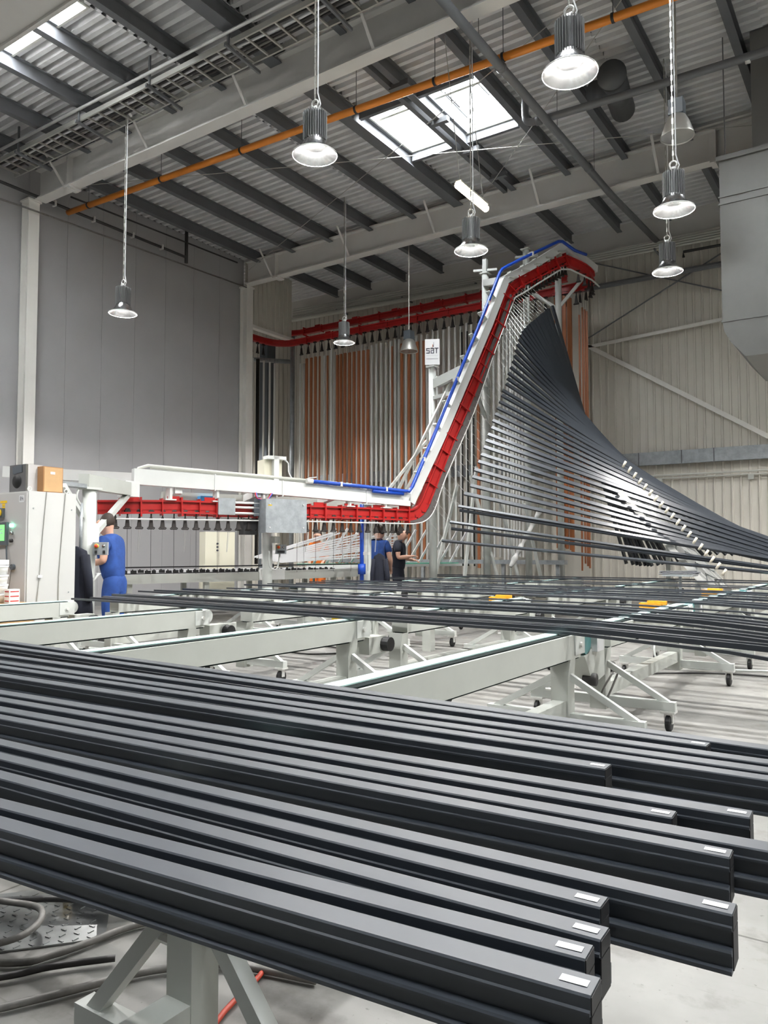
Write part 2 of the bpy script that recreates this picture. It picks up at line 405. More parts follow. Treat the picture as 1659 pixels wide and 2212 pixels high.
# the walls behind the camera and beside it
wrg = struct('wall_right', MB().bb(13.9, 14.2, -12, 20.3, 0, DZ), 'clad')
wfr = struct('wall_front', MB().bb(-24, 14.2, -12.2, -12, 0, DZ), 'wall')
wlf = struct('wall_side', MB().bb(-24.2, -24, -12, 20.3, 0, DZ), 'wall')

# ================================================================== LAMPS
def bell_lamp_mesh():
    r = {}
    hs = MB().lathe([(.0, .5), (.06, .5), (.09, .48), (.112, .46), (.112, .15), (.0, .15)], n=24)
    r['heat_sink'] = hs
    fins = MB()
    for j in range(30):
        t = 2 * math.pi * j / 30
        fins.box((math.cos(t) * .122, math.sin(t) * .122, .31), (.026, .007, .32), Matrix.Rotation(t, 3, 'Z'))
    r['fins'] = fins
    r['shade'] = MB().lathe([(.118, .17), (.128, .14), (.145, .1), (.185, .045), (.24, .004), (.25, -.012), (.243, -.008), (.18, .04), (.138, .096), (.118, .138), (.105, .16)], n=36)
    r['rim'] = MB().lathe([(.25, -.014), (.254, -.006), (.25, .002), (.244, -.006), (.25, -.014)], n=36)
    r['led_disc'] = MB().lathe([(.11, .148), (.0, .148)], n=24)
    ring = [(math.cos(a) * .045, 0, .58 + math.sin(a) * .045) for a in [i * math.pi / 6 for i in range(13)]]
    r['hanging_ring'] = MB().tube(ring, .011, 6, cap=False).box((0, 0, .52), (.07, .05, .05))
    return r
LM = {}
for k, (mb, m, sm) in {k: (v, {'heat_sink': 'heatsink', 'fins': 'heatsink', 'shade': 'lampin', 'rim': 'silver2', 'led_disc': 'lampglow', 'hanging_ring': 'silver2'}[k], k in ('shade', 'rim', 'hanging_ring')) for k, v in bell_lamp_mesh().items()}.items():
    LM[k] = mb.mesh(k, m, smooth=sm)
LIGHT = bpy.data.lights.new('highbay_light', 'AREA'); LIGHT.shape = 'DISK'; LIGHT.size = .13; LIGHT.energy = LAMP_W; LIGHT.color = (1.0, .982, .955)
def highbay(loc, label, chain_off=.03, detail=True):
    t = thing('highbay_lamp', label, 'lamp', loc, 'high-bay lamps hanging on chains')
    for k, me in LM.items(): put(k, me, (0, 0, 0), t)
    zt = DZ - .02 - loc[2]
    ch = MB()
    nl = int((zt - .62) / .07)
    if detail:
        for i in range(nl):
            z = .62 + (i + .5) * (zt - .62) / nl
            ch.box((0, 0, z), (.022, .007, .075) if i % 2 else (.007, .022, .075))
    else: ch.tube([(0, 0, .62), (0, 0, zt)], .012, 6)
    put('chain', ch.mesh('chain', 'chain'), (0, 0, 0), t)
    put('cable', MB().tube([(.04, 0, .49), (.07, .01, .56), (chain_off, .012, .7), (chain_off, .012, zt)], .008, 6).mesh('cable', 'paper'), (0, 0, 0), t)
    l = bpy.data.objects.new('lamp_light', LIGHT); COL.objects.link(l); l.parent = t; l.location = (0, 0, .1)
    return t
LAMPS = [((-2.42, 6.62, 5.66), 'large glaring high-bay lamp beside the orange pipe, nearest to the camera'),
         ((-5.35, 6.55, 5.72), 'lit high-bay lamp hanging just under the orange pipe, below the long grey roof beam'),
         ((-2.31, 9.98, 5.61), 'lit high-bay lamp on a chain beside the big grey duct, upper of the two there'),
         ((-5.3, 10.2, 5.82), 'lit high-bay lamp hanging below the glowing yellow tube light'),
         ((-11.8, 8.92, 5.66), 'lit high-bay lamp hanging alone in front of the grey panel wall'),
         ((-3.25, 13.5, 6.08), 'small lit high-bay lamp before the cream wall, lower one by the duct'),
         ((-11.0, 14.6, 6.28), 'smallest lit high-bay lamp, in front of the brown hanging profiles')]
for p, l in LAMPS: highbay(p, l)
for i, p in enumerate([(-5.3, 2.6, 5.7), (-11.8, 2.6, 5.7), (1.2, 9.98, 5.7), (5, 6.5, 5.7), (5, 13.5, 6.1), (.9, 16.8, 6.2), (4.5, 16.8, 6.2), (8, 9.98, 5.7), (-18.3, 17.0, 5.6), (-19, 15.2, 5.6)]):  # unseen lamps, added to brighten the hall and the recess
    highbay(p, 'unseen lit high-bay lamp added to brighten the hall', detail=False)

def old_lamp(loc, label, size=1.0):
    t = thing('reflector_lamp', label, 'lamp', loc, 'unlit reflector lamps')
    s = size
    part('shade', MB().lathe([(.09 * s, .32 * s), (.12 * s, .30 * s), (.17 * s, .2 * s), (.23 * s, .02 * s), (.235 * s, 0), (.225 * s, 0), (.165 * s, .19 * s), (.1 * s, .28 * s)], loc, 32), 'chain', t, True)
    part('lens', MB().lathe([(.226 * s, .012), (0, .006)], loc, 32), 'lampin', t)
    part('ballast_housing', MB().box(V(*loc) + V(0, 0, .42 * s), (.2 * s, .2 * s, .22 * s)), 'screenframe', t)
    part('suspension_cable', MB().tube([V(*loc) + V(0, 0, .52 * s), (loc[0], loc[1], DZ - .02)], .012, 6), 'chain', t)
old_lamp((-10.3, 16.4, 6.34), 'unlit aluminium reflector lamp hanging near the white sign')
old_lamp((-2.55, 11.3, 7.22), 'dark unlit reflector lamp hanging behind the chain of the lamp beside the duct', 1.0)

# warm tube light on two wires
t = thing('tube_light', 'glowing warm yellow tube light hanging tilted below the skylight', 'tube light', (-5.64, 10.9, 7.0))
part('tube_cover', MB().tube([(-5.63, 10.36, 6.99), (-5.63, 10.40, 6.99), (-5.64, 11.40, 6.99), (-5.64, 11.44, 6.99)], [.03, .055, .055, .03], 12), 'tubeglow', t, True)
part('housing', MB().bar((-5.63, 10.42, 7.06), (-5.64, 11.38, 7.06), .1, .03), 'offwhite', t)
for y in (10.5, 11.3): part('hanging_wire', MB().tube([(-5.64, y, 7.05), (-5.93, y + .02, DZ - .2)], .007, 5), 'chain', t)

# ================================================================== ROOF SERVICES
t = thing('orange_gas_pipe', 'long orange pipe running across under the roof to the grey wall', 'pipe', (-15.6, 10.3, 9.0))
PO = [(-15.62, 10.28, 9.0), (-9.07, 10.56, 9.0), (-4.45, 10.77, 9.0), (8, 11.3, 9.0)]
part('pipe', MB().tube(PO, .062, 14), 'orange', t, True)
for x in (-14.9, -12.6, -10.4, -7.75, -6.2, -5.0, -3.3, -1.4):
    y = 10.28 + (x + 15.62) * .0433
    part('clamp', MB().tube([(x - .02, y, 9.0), (x + .02, y, 9.0)], .073, 14), 'cable', t, True)
    part('hanger_rod', MB().tube([(x, y, 9.06), (x, y, DZ)], .007, 5), 'greypipe', t)
t = thing('grey_drain_pipe', 'grey pipe running under the roof from the near beam towards the cream wall', 'pipe', (-5.0, 8.0, 8.7))
part('pipe', MB().tube([(-5.0, 6.5, 8.72), (-5.0, 16.0, 8.88), (-4.98, 20.0, 9.1)], .07, 12), 'greypipe', t, True)
for y in (10.6, 14.6): part('coupling', MB().tube([(-5.0, y, 8.78 + (y - 10) * .02), (-5.0, y + .09, 8.78 + (y - 10) * .02)], .085, 12), 'greypipe', t, True)
for y in (9.9, 13.0, 15.0): part('hanger_rod', MB().tube([(-5.0, y, 8.84), (-5.0, y, DZ)], .006, 5), 'greypipe', t)
t = thing('grey_cross_pipe', 'grey pipe with a rising elbow, crossing behind the brightest lamp', 'pipe', (-5.2, 12.6, 8.9))
part('pipe', MB().tube(smoothpath([(-5.42, 12.55, 9.45), (-5.42, 12.55, 9.05), (-5.36, 12.55, 8.93), (-5.2, 12.56, 8.9)], 4) + [(-3.3, 12.66, 8.9), (8, 13.0, 8.9)], .065, 12), 'greypipe', t, True)
part('elbow_collar', MB().tube([(-5.22, 12.56, 8.9), (-5.12, 12.565, 8.9)], .08, 12), 'greypipe', t, True)
part('coupling', MB().tube([(-1.85, 12.735, 8.9), (-1.78, 12.737, 8.9)], .08, 12), 'silver2', t, True)
t = thing('roof_flue', 'dark cylindrical flue stub under the roof deck beside the brightest lamp', 'flue', (-3.95, 12.9, 9.2))
part('stub', MB().tube([(-3.86, 12.55, 9.25), (-4.2, 14.3, 9.62)], .22, 20), 'darkvent', t, True)
part('side_inlet', MB().tube([(-4.25, 12.8, 9.2), (-4.05, 13.1, 9.35)], .2, 20), 'darkvent', t, True)
part('collar', MB().tube([(-3.85, 12.5, 9.24), (-3.87, 12.58, 9.257)], .24, 20), 'darkvent', t, True)
# big rectangular air duct
t = thing('air_duct', 'huge grey sheet-metal air duct with rounded underside', 'duct', (-1, 14, 4.3))
prof = [(-2.38, 7.75), (-2.38, 5.05), (-2.35, 4.86), (-2.27, 4.7), (-2.05, 4.42), (1.6, 4.36), (1.6, 7.95)]
mb = MB(); k = len(prof)
mb.v += [V(x, 13.4, z) for x, z in prof] + [V(x, 15.6, z) for x, z in prof]
mb.f += [tuple(range(k - 1, -1, -1)) if False else tuple(range(k)), tuple(range(2 * k - 1, k - 1, -1))] + [(i, i + k, (i + 1) % k + k, (i + 1) % k) for i in range(k)]
part('body', mb, 'duct', t)
for z in (7.1, 6.98): part('seam', MB().bb(-2.4, 1.62, 13.38, 15.62, z - .012, z + .012), 'duct', t)
part('flange', MB().bb(-2.42, 1.64, 13.36, 15.64, 7.7, 7.78), 'duct', t)
part('seam', MB().bb(-2.395, 1.6, 13.385, 15.6, 5.02, 5.05), 'duct', t)
part('upper_riser', MB().bb(-1.9, 1.5, 13.6, 15.4, 7.75, DZ), 'duct', t)
for x in (-2.3, -.9): part('hanger_rod', MB().tube([(x, 13.5, 7.75), (x, 13.5, DZ)], .01, 5), 'greypipe', t)
# box duct crossing the near roof corner
t = thing('roof_box_duct', 'pale grey box duct in the corner beside the small skylight', 'duct', (-10, 5, 8.5))
part('body', MB().bb(-15.6, -6.0, 4.2, 5.82, 8.5, 9.3), 'steel_beam', t)
part('lower_flange', MB().bb(-15.6, -6.0, 5.78, 5.84, 8.46, 8.5), 'steel_beam', t)

# cable ladder beside the near beam
t = thing('cable_ladder', 'steel cable ladder with bundled cables beside the long roof beam', 'cable ladder', (-15.6, 8.75, 9.35))
for y in (8.5, 9.05): part('side_rail', MB().bb(-15.7, 2, y - .015, y + .015, 9.33, 9.42), 'chain', t)
for i in range(46):
    x = -15.5 + i * .31
    part('rung', MB().bb(x - .015, x + .015, 8.5, 9.05, 9.335, 9.365), 'chain', t)
for i in range(5):
    part('cable', MB().tube([(-15.6 + .02 * i, 8.6 + .07 * i + .02 * math.sin(j + i), 9.385) if j == 0 else (-15.6 + j * 1.1, 8.6 + .07 * i + .03 * math.sin(j * 1.7 + i), 9.385) for j in range(17)], .022, 6), ('cable', 'paper', 'cable', 'hose', 'cable')[i], t, True)
for x in (-14.6, -12.6, -10.6, -8.7, -6.8):
    part('support_arm', MB().bar((x, 9.2, 9.25), (x, 8.4, 9.30), .04, .05), 'greypipe', t)
    part('hanger_strap', MB().bb(x - .02, x + .02, 8.46, 8.49, 9.3, DZ), 'greypipe', t)
part('conduit', MB().tube([(-15.7, 8.42, 9.52), (2, 8.42, 9.44)], .028, 8), 'silver2', t, True)
# thin pipes along the grey wall
t = thing('sprinkler_pipe', 'dark pipe with clips along the top of the grey wall', 'pipe', (-15.8, 10, 9.05))
part('pipe', MB().tube([(-15.56, 7.0, 9.05), (-15.56, 13.7, 9.05), (-15.56, 13.75, 9.05)], .035, 8), 'cable', t, True)
part('riser', MB().tube([(-15.56, 13.72, 8.9), (-15.56, 13.72, DZ - .01)], .045, 8), 'cable', t, True)
part('branch', MB().tube([(-15.56, 10.3, 9.36), (-15.56, 15.6, 9.5)], .02, 6), 'cable', t, True)
for y in (8.2, 9.9, 10.9, 12.0, 12.9): part('clip', MB().bb(-15.62, -15.5, y - .02, y + .02, 8.99, 9.11), 'silver2', t)
solo('wall_conduit', MB().tube([(-15.58, 6.0, 8.55), (-15.58, 9.3, 8.72), (-15.58, 10.3, 8.75), (-15.58, 16.0, 8.9)], .02, 6), 'hose', 'thin grey conduit sloping along the grey wall below the dark pipe', 'conduit', (-15.7, 9, 8.6), smooth=True)

# ================================================================== OVERHEAD CONVEYOR
B0 = V(-8.11, 12.85, 0); DD = V(.3836, .9235, 0); NN = V(-.9235, .3836, 0)
def T(s, z, off=0.0): return B0 + DD * s + NN * off + V(0, 0, z)
conv = thing('overhead_conveyor', 'overhead conveyor with white box beams, rising steeply beside the dark profile fan', 'conveyor', (-9.5, 10, 0))
# white carrier beam: lower run, incline, upper run
def boxpath(name, pts, w_, h_, m, parent, up=None):
    for p, q in zip(pts[:-1], pts[1:]):
        part(name, MB().bar(p, q, w_, h_, up or (0, 0, 1)), m, parent)
lowbox = [T(-5.34, 2.48), T(-3.0, 2.42), T(-1.5, 2.36), T(.02, 2.3)]
boxpath('carrier_beam', lowbox, .16, .25, 'white', conv)
boxpath('carrier_beam', [T(.04, 2.25), T(.81, 3.62), T(2.11, 6.16), T(2.6, 7.2)], .16, .17, 'white', conv)
boxpath('carrier_beam', [T(2.58, 7.2), T(3.45, 7.72), T(4.45, 8.38)], .16, .17, 'white', conv)
boxpath('carrier_beam', [T(4.45, 8.4), V(-6.1, 18.25, 8.15)], .16, .17, 'white', conv)
for s in (-4.0, -2.75, -1.0): part('joint_flange', MB().bar(T(s - .01, 2.445 - (s + 4) * .035 + .0), T(s + .01, 2.445 - (s + 4) * .035), .19, .28), 'white', conv)
part('cable_duct', MB().tube([T(-5.3, 2.5), T(-5.25, 2.62), T(-5.1, 2.67), T(-1.6, 2.56)], .025, 8), 'palepipe', conv, True)
part('cable_duct', MB().tube([T(-5.05, 2.64, .05), T(-1.5, 2.53, .05)], .018, 8), 'palepipe', conv, True)
# second, deeper carrier beams behind
boxpath('carrier_beam', [T(-4.7, 2.2, .55), T(-2.5, 2.2, .55), T(.3, 2.2, .55)], .14, .2, 'offwhite', conv)
boxpath('carrier_beam', [T(-7.0, 2.6, 1.6), T(-4.7, 2.52, .75)], .12, .18, 'white', conv)
for s in (-4.6, -3.2, -1.7, -.3): part('cross_tie', MB().bar(T(s, 2.3, -.02), T(s, 2.22, .6), .12, .12), 'white', conv)
for s in (-4.75, -3.95, -3.1, -1.35, -.55):
    part('hanger_bracket', MB().bar(T(s, 2.32), T(s, 2.1), .1, .05), 'white', conv)
    part('hanger_plate', MB().bar(T(s - .09, 2.13), T(s + .09, 2.13), .2, .02), 'white', conv)
# struts of the incline truss behind
for (p, q) in ((T(.1, 2.5, .5), T(1.6, 5.1, .5)), (T(-.1, 2.55, .5), T(.85, 3.6, .5)), (T(.3, 2.5, .5), T(1.2, 4.2, .3))):
    part('truss_strut', MB().bar(p, q, .05, .05), 'offwhite', conv)
for k in range(9):
    s = .25 + k * .24; z = 2.85 + k * .5
    part('track_bracket', MB().bar(T(s - .06, z + .02), T(s + .16, z - .14), .12, .025), 'offwhite', conv)
for k in range(5):
    s = 2.75 + k * .38; z = 7.38 + k * .225
    part('track_bracket', MB().bar(T(s, z + .05), T(s + .05, z - .2), .12, .04), 'offwhite', conv)
    part('bracket_plate', MB().bar(T(s - .1, z - .12), T(s + .14, z - .08), .22, .03), 'offwhite', conv)

# red track: I-section segments with end plates
trk = [T(-5.85, 1.98, .1), T(-5.2, 2.0), T(-4.55, 2.02), T(-3.95, 2.02), T(-2.5, 2.01), T(-1.87, 2.01), T(-1.2, 2.01), T(-.6, 2.005), T(.0, 2.0)]
bend = [T(.0, 2.0), T(.16, 2.03), T(.3, 2.12), T(.4, 2.27)]
inc = [T(.4, 2.27), T(.75, 2.98), T(1.07, 3.64), T(1.41, 4.28), T(1.75, 4.92), T(2.09, 5.57), T(2.42, 6.21), T(2.65, 6.83)]
top = [T(2.65, 6.83), T(2.78, 7.05), T(3.05, 7.25), T(3.59, 7.56), T(4.18, 7.9), T(4.49, 8.05)]
uturn = smoothpath([T(4.49, 8.05), V(-6.12, 17.55, 7.95), V(-6.1, 18.05, 7.86), V(-6.5, 18.3, 7.82), V(-7.2, 18.3, 7.82)], 3)
back = [V(-7.2, 18.3, 7.82), V(-9.2, 18.3, 7.82), V(-11.2, 18.3, 7.82), V(-13.2, 18.3, 7.82), V(-15.2, 18.3, 7.82)]
sidee = smoothpath([V(-15.2, 18.3, 7.82), V(-15.9, 18.25, 7.82), V(-16.3, 17.9, 7.82), V(-16.4, 17.0, 7.82), V(-16.4, 14.2, 7.82)], 2)
def track(points, parent, h=.22, plates=True, m='red'):
    for i, (p, q) in enumerate(zip(points[:-1], points[1:])):
        d = (q - p).normalized(); hz = V(d.y, -d.x, 0)
        if hz.length < .05: hz = V(1, 0, 0)
        up = hz.cross(d).normalized()
        if up.z < 0: up = -up
        seg = part('track_segment', MB().prism(isec(h, .13, .03, .03), p, q, up).bar(p, q, .05, .09, up), m, parent)
        if plates and (q - p).length > .25:
            part('end_plate', MB().bar(q - d * .02, q + d * .005, .17, h + .09, up), m, seg)
            if (q - p).length > .5:
                mid = (p + q) / 2; part('rib_plate', MB().bar(mid - d * .008, mid + d * .008, .15, h + .06, up), m, seg)
                part('top_lug', MB().bar(mid + d * .1 + up * (h / 2 + .03), mid + d * .3 + up * (h / 2 + .03), .02, .07, up), m, seg)
for pts in (trk, bend, inc, top): track(pts, conv)
track(uturn, conv); track(back, conv, .18); track(sidee, conv, .18, False)
# second (return) track behind the first on the low run and the incline, and higher on the back wall
track([T(-4.4, 1.98, .55), T(-3.0, 1.98, .55), T(-1.5, 1.98, .55), T(0, 1.98, .55)], conv, .16)
track([T(0, 1.98, .55), T(.3, 2.2, .55), T(1.2, 3.9, .5), T(2.3, 6.2, .45), T(2.8, 7.1, .4)], conv, .14, False)
ret = thing('return_track', 'upper red rail along the cream back wall above the hanging profiles', 'rail', (-11, 18.75, 8.2))
track([V(-7.0 - 1.45 * i, 18.75, 8.27) for i in range(7)], ret, .17)
track(smoothpath([V(-15.7, 18.75, 8.27), V(-16.2, 18.6, 8.27), V(-16.45, 18.0, 8.27), V(-16.45, 14.4, 8.27)], 2), ret, .15, False)
# guard strip and bright edge rail under the track
gl = [T(-5.6, 1.80, -.06), T(-2.5, 1.83, -.06), T(.1, 1.83, -.06)]
part('guide_rail', MB().tube(gl, .014, 6), 'silver2', conv)
g2 = smoothpath([T(.1, 1.83, -.06), T(.4, 1.9, -.06), T(.63, 2.14, -.06), T(.92, 2.81, -.06), T(1.67, 4.21, -.06), T(2.26, 5.57, -.06), T(2.85, 6.85, -.06)], 4)
part('guide_rail', MB().tube(g2, .013, 6), 'silver2', conv, True)
gs = MB(); inn = [p + (DD * -.13 + V(0, 0, .06)) for p in g2]
for i in range(len(g2) - 1): gs.quad(g2[i], g2[i + 1], inn[i + 1], inn[i])
for i in range(len(g2) - 1): gs.quad(g2[i] + NN * .02, inn[i] + NN * .02, inn[i + 1] + NN * .02, g2[i + 1] + NN * .02)
part('guard_strip', gs, 'guardbrown', conv)
g3 = [T(2.85, 6.85, -.06), T(3.1, 7.0, -.06), T(3.6, 7.33, -.06), T(4.3, 7.78, -.06), T(4.6, 7.84, -.06), V(-6.0, 17.7, 7.72), V(-5.95, 18.1, 7.66)]
part('guide_rail', MB().tube(g3, .02, 6), 'offwhite2', conv)
# chain tensioner between the red sections
for z in (1.94, 2.04, 2.12):
    part('tension_rod', MB().tube([T(-3.95, z, -.08), T(-3.05, z, -.08)], .022, 8), 'silver2', conv, True)
part('tension_block', MB().bar(T(-3.95, 2.05, -.05), T(-3.65, 2.05, -.05), .14, .28), 'zinc', conv)
part('tension_block', MB().bar(T(-3.3, 2.05, .0), T(-3.2, 2.05, .0), .2, .3), 'screenframe', conv)
part('air_motor', MB().bar(T(-4.1, 2.17, .4), T(-3.85, 2.17, .4), .16, .14), 'bluebit', conv)
part('motor_block', MB().bar(T(-3.45, 1.72, .1), T(-3.2, 1.72, .1), .2, .28), 'black', conv)
# cream drive cover and white frame on the beam
cv = part('drive_cover', MB().bar(T(-3.02, 2.7, .25), T(-2.68, 2.7, .25), .3, .44), 'cream', conv)
part('cover_frame', MB().bar(T(-2.83, 2.45, .05), T(-2.83, 2.97, .05), .1, .1, DD), 'white', conv)
part('cover_frame', MB().bar(T(-3.0, 2.95, .1), T(-2.64, 2.95, .1), .2, .06), 'white', conv)
part('cover_cable', MB().tube(smoothpath([T(-2.66, 2.94, .1), T(-2.56, 2.88, .1), T(-2.54, 2.7, .1), T(-2.44, 2.52, .05)], 4), .012, 6), 'paper', conv, True)
for (c, zz) in (('redink', 0), ('blue', .02)):
    part('hose_loop', MB().tube(smoothpath([T(-3.28 + zz, 2.3, -.1), T(-3.25, 2.2, -.14), T(-3.08, 2.19, -.14), T(-2.98 + zz, 2.3, -.1)], 4), .014, 6), c, conv, True)
# grey sheet guard
gb = thing('sheet_guard', 'scuffed grey sheet-metal guard bolted in front of the red track', 'guard', tuple(T(-2.8, 1.6, -.3)))
part('sheet', MB().bar(T(-3.19, 1.9, -.35), T(-2.42, 1.9, -.35), .03, .58), 'zinc', gb)
part('side_flange', MB().bar(T(-3.2, 1.9, -.33), T(-3.17, 1.9, -.12), .02, .58), 'zinc', gb) if False else part('side_flange', MB().bar(T(-3.19, 1.9, -.36), T(-3.19, 1.9, -.05), .02, .58), 'zinc', gb)
for s in (-3.13, -2.49):
    for z in (1.7, 2.1): part('bolt', MB().tube([T(s, z, -.36), T(s, z, -.385)], .012, 8), 'silver2', gb)
part('yellow_tag', MB().bar(T(-3.16, 2.08, -.37), T(-3.09, 2.08, -.37), .004, .018), 'yellow', gb)

# posts of the conveyor
def post(x, y, z1, r, label, m='offwhite2', sq=False, plate=True, dx=None):
    t = thing('conveyor_post', label, 'post', (x, y, 0), 'posts carrying the overhead conveyor')
    part('shaft', MB().tube([(x, y, 0), (x, y, z1)], r, 20), m, t, True)
    if plate: part('base_plate', MB().bb(x - r * 1.7, x + r * 1.7, y - r * 1.7, y + r * 1.7, 0, .03), m, t)
    part('head_plate', MB().bb(x - r * 1.3, x + r * 1.3, y - r * 1.3, y + r * 1.3, z1, z1 + .03), m, t)
    return t
p1 = post(-9.08, 6.38, 2.12, .09, 'pale post with diagonal arm brace beside the worker in blue')
arm_e = V(-10.0, 7.72, 2.26)
part('cantilever_arm', MB().bar((-9.02, 6.25, 2.22), arm_e, .14, .2), 'offwhite', p1)
part('arm_brace', MB().bar((-9.1, 6.42, 1.47), (-9.95, 7.66, 2.16), .075, .075), 'offwhite2', p1)
part('brace_shoe', MB().box((-9.07, 6.47, 1.52), (.1, .06, .3)), 'white', p1)
part('arm_brace', MB().bar((-9.1, 6.3, 1.75), (-8.72, 5.75, 2.12), .06, .06), 'offwhite2', p1)
part('cable_tray', MB().bar((-8.9, 5.6, 2.16), (-9.08, 6.25, 2.16), .2, .05), 'zinc', p1)
part('conduit', MB().tube([(-8.99, 6.2, 1.93), (-8.99, 6.2, 1.1)], .022, 8), 'zinc', p1, True)
part('conduit_hose', MB().tube(smoothpath([(-8.99, 6.2, 1.1), (-8.98, 6.22, .9), (-8.93, 6.3, .86), (-8.9, 6.42, 1.0)], 4), .018, 8), 'offwhite2', p1, True)
part('cable', MB().tube(smoothpath([(-8.99, 6.15, 2.1), (-8.98, 6.12, 2.0), (-8.99, 6.2, 1.9)], 4), .014, 6), 'offwhite2', p1, True)
part('base_cone', MB().lathe([(.17, 0), (.17, .02), (.1, .14)], (-9.08, 6.38, 0), 20), 'offwhite2', p1)
part('arm_head', MB().box(tuple(arm_e), (.2, .26, .24)), 'white', p1)
p2 = post(-9.55, 10.4, 2.2, .09, 'pale post under the grey sheet guard with a small control box')
part('junction_box', MB().box((-9.38, 10.42, 1.5), (.1, .14, .12)), 'offwhite', p2)
part('cable', MB().tube(smoothpath([(-9.42, 10.3, 1.3), (-9.4, 10.3, 1.02), (-9.38, 10.46, .98), (-9.36, 10.52, 1.25)], 4), .014, 6), 'offwhite2', p2, True)
part('arm', MB().bar((-9.55, 10.4, 2.2), T(-2.9, 2.25, 0), .12, .14), 'offwhite', p2)
p3 = post(-8.8, 12.45, 2.2, .085, 'pale post beside the blue upright pipe and the workers')
part('gusset', MB().bar(T(-.75, 1.75, .3), T(-.72, 2.15, .1), .05, .1), 'white', p3)
part('gusset', MB().bar(T(-.55, 1.75, .65), T(-.3, 2.15, .75), .05, .1), 'white', p3)
p4 = post(-8.44, 14.4, 5.28, .085, 'white round post carrying the white sign board')
for (z, z2) in ((4.9, 5.15), (4.6, 4.72)):
    part('bracket_arm', MB().bar((-8.44, 14.4, z), T(1.5, z2 - .05, .1), .12, .2 if z > 4.8 else .08), 'offwhite2', p4)
part('clamp_plate', MB().box((-8.3, 14.44, 4.85), (.05, .2, .45)), 'offwhite2', p4)
part('clamp_plate', MB().box((-8.3, 14.44, 3.8), (.05, .2, .35)), 'offwhite2', p4)
p5 = post(-7.85, 15.8, 7.65, .08, 'tall white round post beside the steep red track, with a cross plate on top')
part('top_cross', MB().bar((-8.1, 15.7, 7.75), (-7.6, 15.9, 7.75), .05, .05).bar((-7.85, 15.8, 7.65), (-7.85, 15.8, 8.0), .1, .1), 'offwhite2', p5)
part('bracket_arm', MB().bar((-7.85, 15.8, 7.45), T(2.5, 7.2, .1), .14, .14), 'white', p5)
part('bracket_arm', MB().bar((-7.85, 15.8, 5.1), T(1.95, 5.2, .1), .12, .16), 'white', p5)
part('knee_brace', MB().bar((-7.85, 15.8, 4.3), T(1.75, 4.9, .1), .07, .07), 'offwhite2', p5)
p6 = post(-7.36, 17.0, 8.5, .078, 'tall white round post behind the fan of dark profiles')
part('top_cross', MB().bar((-7.6, 16.9, 8.35), (-7.1, 17.1, 8.35), .05, .05), 'offwhite2', p6)
part('knee_brace', MB().bar((-7.36, 17.0, 6.7), T(3.2, 7.2, 0), .07, .07), 'offwhite2', p6)
p7 = post(-6.85, 17.75, 8.1, .08, 'thick pale post under the top bend of the conveyor')
part('knee_brace', MB().bar((-6.8, 17.75, 7.25), (-6.3, 17.9, 7.85), .07, .07), 'offwhite2', p7)
part('knee_brace', MB().bar((-6.9, 17.7, 7.2), (-7.6, 17.2, 7.75), .07, .07), 'offwhite2', p7)
part('head_arm', MB().bar((-6.85, 17.75, 8.0), T(4.5, 8.25), .14, .14), 'offwhite2', p7)
p8 = post(-12.28, 18.95, 8.25, .065, 'pale post behind the silver and brown hanging profiles', 'offwhite2')
p9 = post(-16.2, 18.75, 8.2, .075, 'grey post at the corner of the wall opening', 'zinc')
part('pipe_stub', MB().tube([(-16.2, 18.6, 7.35), (-16.9, 16.9, 7.2), (-17.2, 16.2, 7.2)], .07, 10), 'zinc', p9, True)
for i, (px, py, zz) in enumerate(((-7.55, 15.2, 1.1), (-6.6, 16.7, .9), (-7.0, 16.0, 1.3))):
    pass
# blue compressed-air pipe
t = thing('blue_air_pipe', 'blue compressed-air pipe following the white beam up the incline', 'pipe', tuple(T(-2.2, 2.5)))
part('pipe', MB().tube([T(-2.2, 2.55, -.13), T(-1.0, 2.5, -.14), T(-.2, 2.46, -.14), T(-.06, 2.46, -.14), T(.02, 2.56, -.14), T(.54, 3.58, -.14), T(1.76, 6.06, -.14), T(2.34, 7.28, -.14), T(2.42, 7.38, -.14), T(2.88, 7.66, -.14), T(4.15, 8.38, -.12), T(4.3, 8.42, -.1), T(4.71, 8.3, -.1), T(5.1, 8.28, -.1)], .036, 10), 'blue', t, True)
part('branch', MB().tube([T(-.9, 2.43, -.14), T(-.2, 2.40, -.14)], .034, 10), 'blue', t, True)
part('valve', MB().tube([T(-2.3, 2.555, -.13), T(-2.18, 2.55, -.13)], .045, 10).bar(T(-2.26, 2.61, -.13), T(-2.1, 2.63, -.13), .02, .015), 'silver2', t)
for (s, z) in ((-1.6, 2.525), (-.6, 2.48), (.3, 3.11), (1.15, 4.82), (2.0, 6.56), (3.3, 7.9)):
    part('clip', MB().bar(T(s - .02, z, -.1), T(s + .02, z, -.1), .16, .085), 'silver2', t)
t = thing('blue_drop_pipe', 'upright blue pipe with a valve in front of the pale post', 'pipe', tuple(T(-.9, .4, .2)))
part('pipe', MB().tube([T(-.87, 2.2, .3), T(-.87, .55, .3)], .04, 10), 'blue', t, True)
part('filter_unit', MB().tube([T(-.87, 1.05, .3), T(-.87, .85, .3)], .075, 12), 'blue', t, True)
part('valve', MB().box(T(-.8, 1.25, .24), (.1, .1, .06)), 'silver2', t)
